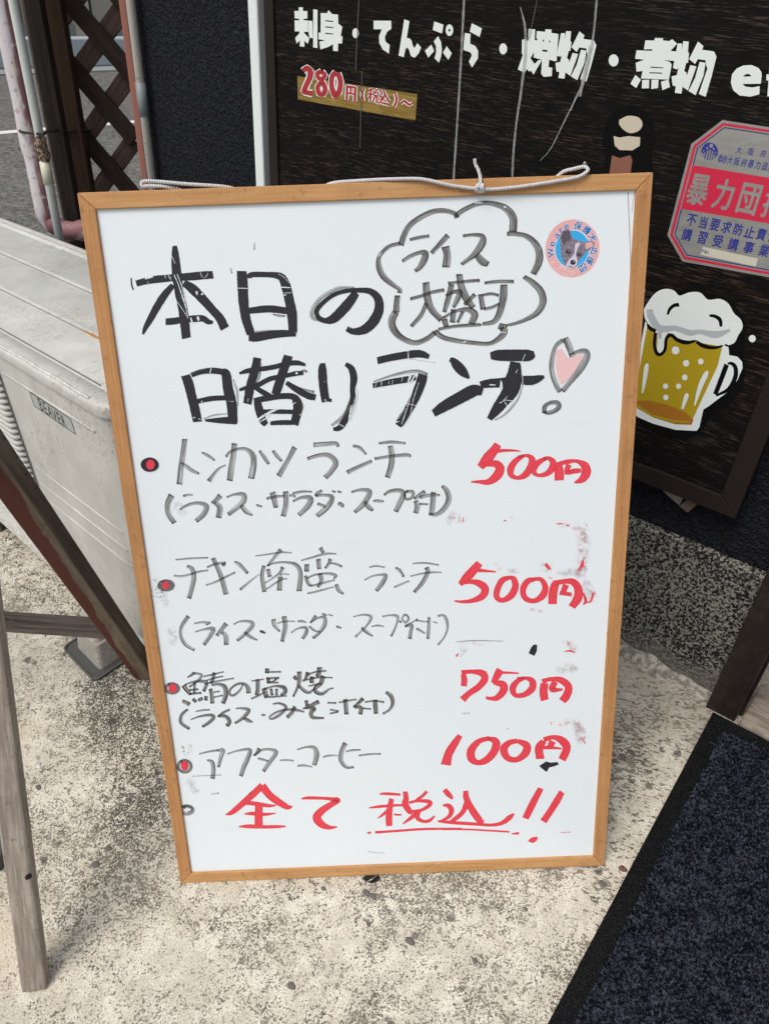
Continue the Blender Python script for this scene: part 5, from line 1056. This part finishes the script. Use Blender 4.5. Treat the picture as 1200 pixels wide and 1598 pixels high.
strokes('handwriting', H(400, 1030, s7), '''135,360,12 190,355,20 240,385,28 200,440,24 130,480,20 110,465,16 170,425,18 260,405,20 340,412,22 390,425,12; 315,380,32 290,430,32 250,470,30; 405,330,30 415,375,30; 510,340,36 450,370,30 380,400,14; 400,395,14 470,395,32 445,430,36 460,470,30 550,475,16;
 580,350,14 650,352,16; 600,405,14 670,420,16; 600,438,14 665,425,14; 672,348,12 740,335,16 815,322,12; 725,320,36 730,380,38 735,445,36; 870,315,36 830,355,28 790,385,16; 800,385,22 850,390,32 845,445,36; 885,345,14 960,335,16 1040,345,16; 870,395,16 935,402,12; 965,325,36 970,380,38 975,440,36; 1055,262,24 1100,300,36 1110,360,30 1080,410,20 1030,440,18''', M['dgray'], wb, label='grey handwritten みそ汁付)')
strokes('price_writing', H(680, 1030, 5), '''215,112,40 222,160,48 218,206,46; 200,98,36 280,92,32 360,105,54 382,150,56 330,215,52 262,260,46 208,312,56; 502,74,56 480,120,58 445,182,34; 448,178,26 520,192,58 528,240,60 480,295,46 430,302,28 390,295,22; 480,102,24 560,100,18 647,105,12;
 690,145,26 640,165,38 600,220,52 620,275,36 690,272,42 752,222,56 750,165,50 700,142,26 632,142,12; 848,182,60 840,250,64 850,316,62; 830,170,40 900,150,32 980,160,50 1035,210,58 1020,280,62 985,322,56; 930,170,50 908,230,46 990,232,16''', M['red'], wb, label='red price 750円')
# --- coffee
WP.lift = .00006
strokes('handwriting', H(260, 1140, 6), '''305,222,12 400,200,20 480,188,22; 480,190,20 525,190,40 505,260,38 485,348,28; 380,280,16 425,300,36 437,370,42 430,455,44; 570,222,14 680,190,20 780,185,34 755,270,46 720,350,46 695,432,38; 870,170,42 850,210,34 815,240,18; 820,235,20 900,185,22 980,182,26 1022,210,44 970,290,44 905,385,36; 855,262,18 900,275,24 952,290,16; 1062,282,12 1125,280,18 1190,285,12''', M['gray'], wb, label='grey handwritten アフター')
strokes('handwriting', H(430, 1140, 6), '205,182,14 290,158,20 360,165,38 385,230,52 362,328,40; 205,335,14 260,330,22 342,343,12; 445,252,12 500,238,20 580,235,8; 655,120,50 620,200,46 612,280,42 660,345,28 732,345,22; 660,200,12 720,188,20 797,183,14; 780,238,16 880,225,18 985,222,16', M['gray'], wb, label='grey handwritten コーヒー')
strokes('price_writing', H(680, 1030, 5), '''190,590,40 150,650,58 102,730,66 78,822,78; 420,612,34 340,635,42 280,700,62 278,768,62 330,803,42 400,778,56 458,710,62 468,640,60 410,612,28; 640,632,34 570,650,46 530,700,62 560,765,50 630,780,42 698,730,62 708,670,60 640,632,32;
 842,635,50 806,690,64 815,775,64; 840,625,40 920,605,36 990,635,62 1022,690,64 985,782,60; 912,635,54 885,690,40; 798,690,20 880,685,28 985,694,12''', M['red'], wb, label='red price 100円')
poly('eraser_mark', H(680, 1030, 5), [[(806, 830), (860, 793), (895, 803), (950, 798), (960, 818), (925, 832), (885, 842), (865, 877), (835, 855)]], M['label_ink'], wb)
# --- last line
WP.lift = .00006
strokes('closing_writing', H(340, 1210, c5), '''380,88,56 290,172,58 200,252,52 120,318,42 65,338,10; 375,92,70 440,172,64 510,225,60 590,272,46 635,268,12; 235,235,36 350,248,36 440,262,28 500,257,10; 225,332,10 290,328,32 400,335,28 495,325,8; 350,252,66 347,350,68 348,432,68; 180,440,12 260,437,34 380,442,30 500,440,28 577,437,14;
 710,202,12 770,195,28 900,198,26 970,205,32; 960,205,30 1020,215,48 975,245,48 890,300,60 842,360,72 880,418,62 950,447,36 1017,442,10''', M['red'], wb, label='red handwritten 全て')
strokes('closing_writing', H(550, 1220, s4), '''300,138,18 370,135,32 530,145,26; 180,292,14 300,277,32 450,265,28 560,262,26; 430,190,52 410,300,66 402,400,74 405,492,66; 390,320,40 330,370,28 280,405,12; 455,362,20 500,368,22 540,368,16; 580,110,50 590,190,62 580,250,72 630,330,62 660,355,18; 820,110,38 770,160,34 700,212,34; 620,235,30 720,215,32 840,222,46 850,260,46 760,315,34 650,332,30;
 740,320,50 660,390,46 555,468,14; 722,330,60 715,400,52 780,440,36 850,430,36 905,380,20; 1012,90,52 1060,145,58 1105,192,28; 995,262,20 1060,270,52 1090,320,58 1060,390,42 950,445,12; 165,568,22 205,565,28; 250,562,28 500,545,26 800,525,26 1200,522,22''', M['red'], wb, label='red handwritten 税込')
strokes('closing_writing', H(690, 1210, 5.714), '''-40,412,16 0,415,26 100,425,30 300,438,28 450,446,28 540,425,38 600,380,46 640,345,18; 210,140,44 215,205,54 260,300,62 335,405,60 372,412,20; 222,240,50 180,335,42 100,402,36 60,428,16; 0,485,14 200,485,16 400,495,16 600,507,16; 620,525,12 685,520,24; 880,118,50 825,220,62 780,310,62 742,388,60; 1068,150,52 1020,235,62 960,330,60 902,415,62;
 768,588,14 810,580,50 850,558,18''', M['red'], wb, label='red handwritten 込!! with underline')
# --- round dog sticker
WP.lift = .00006
cS = H(840, 320, 10)
stk = poly('sticker', cS, [ell(533, 672, 432, 468, 12, 48)], M['st_white'], wb)
poly('sticker_ring', cS, [ell(533, 672, 420, 455, 12, 48)], M['st_pink'], stk)
poly('sticker_disc', cS, [ell(530, 680, 274, 300, 12, 40)], M['st_white'], stk)
poly('sticker_disc', cS, [ell(530, 680, 266, 291, 12, 40)], M['st_blue'], stk)
poly('dog_picture', cS, [[(345, 640), (340, 560), (345, 470), (380, 400), (430, 375), (490, 385), (520, 470), (550, 522), (640, 548), (725, 575), (780, 555), (835, 555), (875, 590), (865, 650), (810, 690), (750, 720), (690, 800), (620, 880), (600, 950), (510, 1000), (440, 970), (400, 890), (360, 800)]], M['fur'], stk, True)
poly('dog_picture', cS, [[(365, 560), (362, 460), (395, 410), (440, 395), (482, 420), (505, 530), (450, 560), (400, 620)]], M['fur_dark'], stk, True)
poly('dog_picture', cS, [[(735, 590), (800, 575), (850, 595), (845, 640), (790, 660), (745, 690)]], M['st_pink'], stk, True)
poly('dog_picture', cS, [[(575, 600), (640, 575), (645, 620), (610, 680), (588, 770), (605, 830), (600, 920), (520, 992), (440, 962), (455, 880), (520, 810), (560, 740), (568, 660)]], M['fur_pale'], stk, True)
polys('dog_picture', cS, [[ell(468, 728, 50, 38, 10, 14)], [ell(640, 770, 40, 34, 20, 14)]], M['fur_dark'], stk)
polys('dog_picture', cS, [[ell(470, 726, 28, 24)], [ell(638, 768, 24, 22)], [ell(540, 890, 42, 40)], [ell(505, 958, 40, 8, 15)]], M['dog_black'], stk)
polys('dog_picture', cS, [[ell(480, 718, 7, 7)], [ell(646, 760, 6, 6)], [ell(552, 876, 9, 7)]], M['fur_pale'], stk)
def arc(lst, inward=False):
    out = []
    for ch, x, y, h, w_ in lst:
        d = V3([x - 530, y - 680]); d = d / np.linalg.norm(d) * (-1 if inward else 1); out.append((ch, x, y, h * 1.08, w_, (d[0] * 30, d[1] * 30)))
    return out
ar = arc([('W', 192, 738, 92, 1.0), ('e', 226, 603, 72, 1.1), ('a', 296, 470, 72, 1.1), ('r', 362, 388, 70, 1.1), ('e', 442, 335, 70, 1.1), ('保', 620, 318, 112, 1.0), ('護', 758, 388, 112, 1.0), ('犬', 846, 500, 112, 1.0), ('応', 866, 708, 104, 1.0), ('援', 806, 862, 108, 1.0), ('団', 690, 972, 108, 1.0)])
typ('sticker_text', cS, ar, M['st_white'], stk, .09)
typ('sticker_text', cS, ar, M['st_text'], stk, .03, 'blue curved lettering We are 保護犬応援団')
lo = [(c_, 232 + i * 60, 900 + i * 31, 58, .95) for i, c_ in enumerate('ピースワンコ')]
typ('sticker_text', cS, [(a_[0], a_[1], a_[2], a_[3] if a_[0] != 'ー' else 10, a_[4] if a_[0] != 'ー' else 5, (14, -28)) for a_ in lo], M['st_white'], stk, .02, 'white lettering ピースワンコ')
typ('sticker_text', cS, [(c_, 248 + i * 21.5, 985 + i * 11.5, 24, 1, (14, -28)) for i, c_ in enumerate('PEACE WANKO') if c_ != ' '], M['st_white'], stk, .02, 'small white lettering')

# ================================================================ CORD ON THE BOARD
rp_ = thing('hanging_cord', Bp(.42, .01, .004), 'white braided cord knotted across the top rail of the menu board', 'cord')
FP = Plane(Bp(0, 0, .0032), BN, BA, -BB)
def F(x, y, h=0.0): return hit(x, y, FP.P0 + BN * h, BN)
rC = .00185
hk = [F(912, 262, -.006), F(911, 256, -.006), F(912.5, 252.5, -.006), F(914.5, 254, -.006), F(915, 262, -.006), F(914, 272, -.006)]
tube('eye_hook', catmull(hk, 4), .0008, M['steel'], rp_, 8)
tube('cord', catmull([F(868, 276, -.012), F(880, 267, -.007), F(895, 263, -.004), F(911, 259.5, -.003), F(917, 263, -.001), F(915, 268), F(900, 276, 0), F(868, 282), F(830, 288), F(800, 292), F(765, 295), F(750, 293, .001)], 7), rC, M['cord'], rp_, 10)
tube('cord', catmull([F(749, 293, .001), F(735, 293), F(700, 288), F(670, 281), F(650, 278.5, -.001), F(610, 279, -.003), F(560, 281.5, -.008), F(520, 285, -.013), F(505, 292, -.02)], 7), rC, M['cord'], rp_, 10)
tube('cord', catmull([F(372, 296, -.02), F(355, 291.5, -.014), F(330, 289, -.010), F(290, 286.5, -.008), F(250, 283, -.007), F(228, 282, -.006), F(221, 285, -.006), F(223, 290, -.006), F(235, 289.5, -.007), F(255, 290.5, -.008), F(275, 294, -.013), F(285, 298, -.02)], 7), rC, M['cord'], rp_, 10)
tube('eye_hook', catmull([F(228, 296, -.008), F(227, 289, -.006), F(230, 287, -.007), F(232, 290, -.009), F(231, 298, -.01)], 4), .0008, M['steel'], rp_, 8)
tube('cord_tail', catmull([F(750, 292, .002), F(750, 280, .0), F(747, 266, -.002), F(742, 256, -.003), F(741, 247, -.002)], 7), rC * .95, M['cord'], rp_, 10)
kn_ = [F(749 + 5.4 * math.sin(2 * t) * (1 + .2 * math.cos(3 * t)), 293 + 5.2 * math.cos(3 * t + .4), .003 * math.sin(t * 3) + .001) for t in np.linspace(0, 2 * math.pi, 40)]
tube('knot', kn_, rC * .95, M['cord'], rp_, 8)
tube('knot', [F(749 + 4.8 * math.cos(t), 293 + 6.2 * math.sin(t), .002 + .0015 * math.cos(t * 2)) for t in np.linspace(0, 6.4, 24)], rC * .95, M['cord'], rp_, 8)

# ================================================================ SMALL THINGS ON THE PAVEMENT
dh = thing('drain_hole', gp(578, 1371), 'small dark hole in the pavement under the bottom rail of the menu board', 'hole')
def gpoly(name, pts, h, m, parent, jit=0):
    return mk(name, [gp(x + random.uniform(-jit, jit), y + random.uniform(-jit, jit), h) for x, y in pts], [tuple(range(len(pts)))[::-1]], m, parent)
gpoly('hole', ell(580, 1371, 13, 8, 0, 12), .0008, M['hole'], dh, 1.2)
tube('wire_clip', catmull([gp(571, 1377, .001), gp(580, 1373, .006), gp(590, 1365, .004)], 5), .0009, M['steel'], dh, 6)
rr = random.Random(21)
pb = []
peb_spots = [(505, 1388), (572, 1395), (582, 1400), (568, 1428), (575, 1443), (940, 1380), (972, 1357), (200, 1250), (60, 1230), (61, 1197), (175, 1270), (235, 1288), (170, 1325), (1000, 1155), (985, 1175), (88, 1445), (740, 1500), (330, 1450), (150, 1350), (455, 1540), (640, 1470), (700, 1400), (820, 1420)]
for i, (x, y) in enumerate(peb_spots):
    r0 = rr.uniform(.0035, .0075); q = gp(x, y, -.0006)
    k_ = M['pebble_red'] if (x, y) in ((972, 1357), (1000, 1155)) else (M['pebble_pale'] if i % 6 == 3 else M['pebble'])
    rings = []
    for (f_, h_) in ((1, 0), (.93, .0012), (.6, .0019)):
        rings.append([q + nrm(WD) * r0 * f_ * math.cos(t) * (1 + .18 * math.sin(2 * t + i)) + OD * r0 * .7 * f_ * math.sin(t) * (1 + .15 * math.cos(3 * t + i)) + UP * (GK * r0 * .7 * f_ * math.sin(t) + h_) for t in np.linspace(0, 2 * math.pi, 11)[:-1]])
    V = [p for r_ in rings for p in r_]; n = 10; Fc = []
    for a_ in range(2): Fc += [(a_ * n + k, a_ * n + (k + 1) % n, (a_ + 1) * n + (k + 1) % n, (a_ + 1) * n + k) for k in range(n)]
    Fc.append(tuple(range(2 * n, 3 * n))); pb.append((V, Fc, k_))
for kk in ('pebble', 'pebble_red', 'pebble_pale'):
    sel = [(v, f) for v, f, k_ in pb if k_ is M[kk]]
    v, f = join_data(sel); o = fixn(mk('embedded_stones', v, f, M[kk], None, True)); o['kind'] = 'stuff'; o['label'] = {'pebble': 'dark stones set flush in the washed concrete', 'pebble_red': 'reddish stones set in the concrete near the doormat', 'pebble_pale': 'pale stones set in the washed concrete'}[kk]; o['category'] = 'stones'
for o in bpy.data.objects:
    if o.name.split('.')[0] in ('ink_residue', 'scratch', 'emblem_mark', 'mug_bubble', 'mug_highlight', 'mug_outline', 'dog_picture', 'notice_text', 'sticker_text', 'number_text', 'label_text', 'film_strip', 'foam_shade', 'picture_shape', 'price_outline', 'price_character', 'bullet_mark', 'eraser_mark') or (o.name.split('.')[0] == 'handwriting' and 'label' not in o):
        o['kind'] = 'stuff'
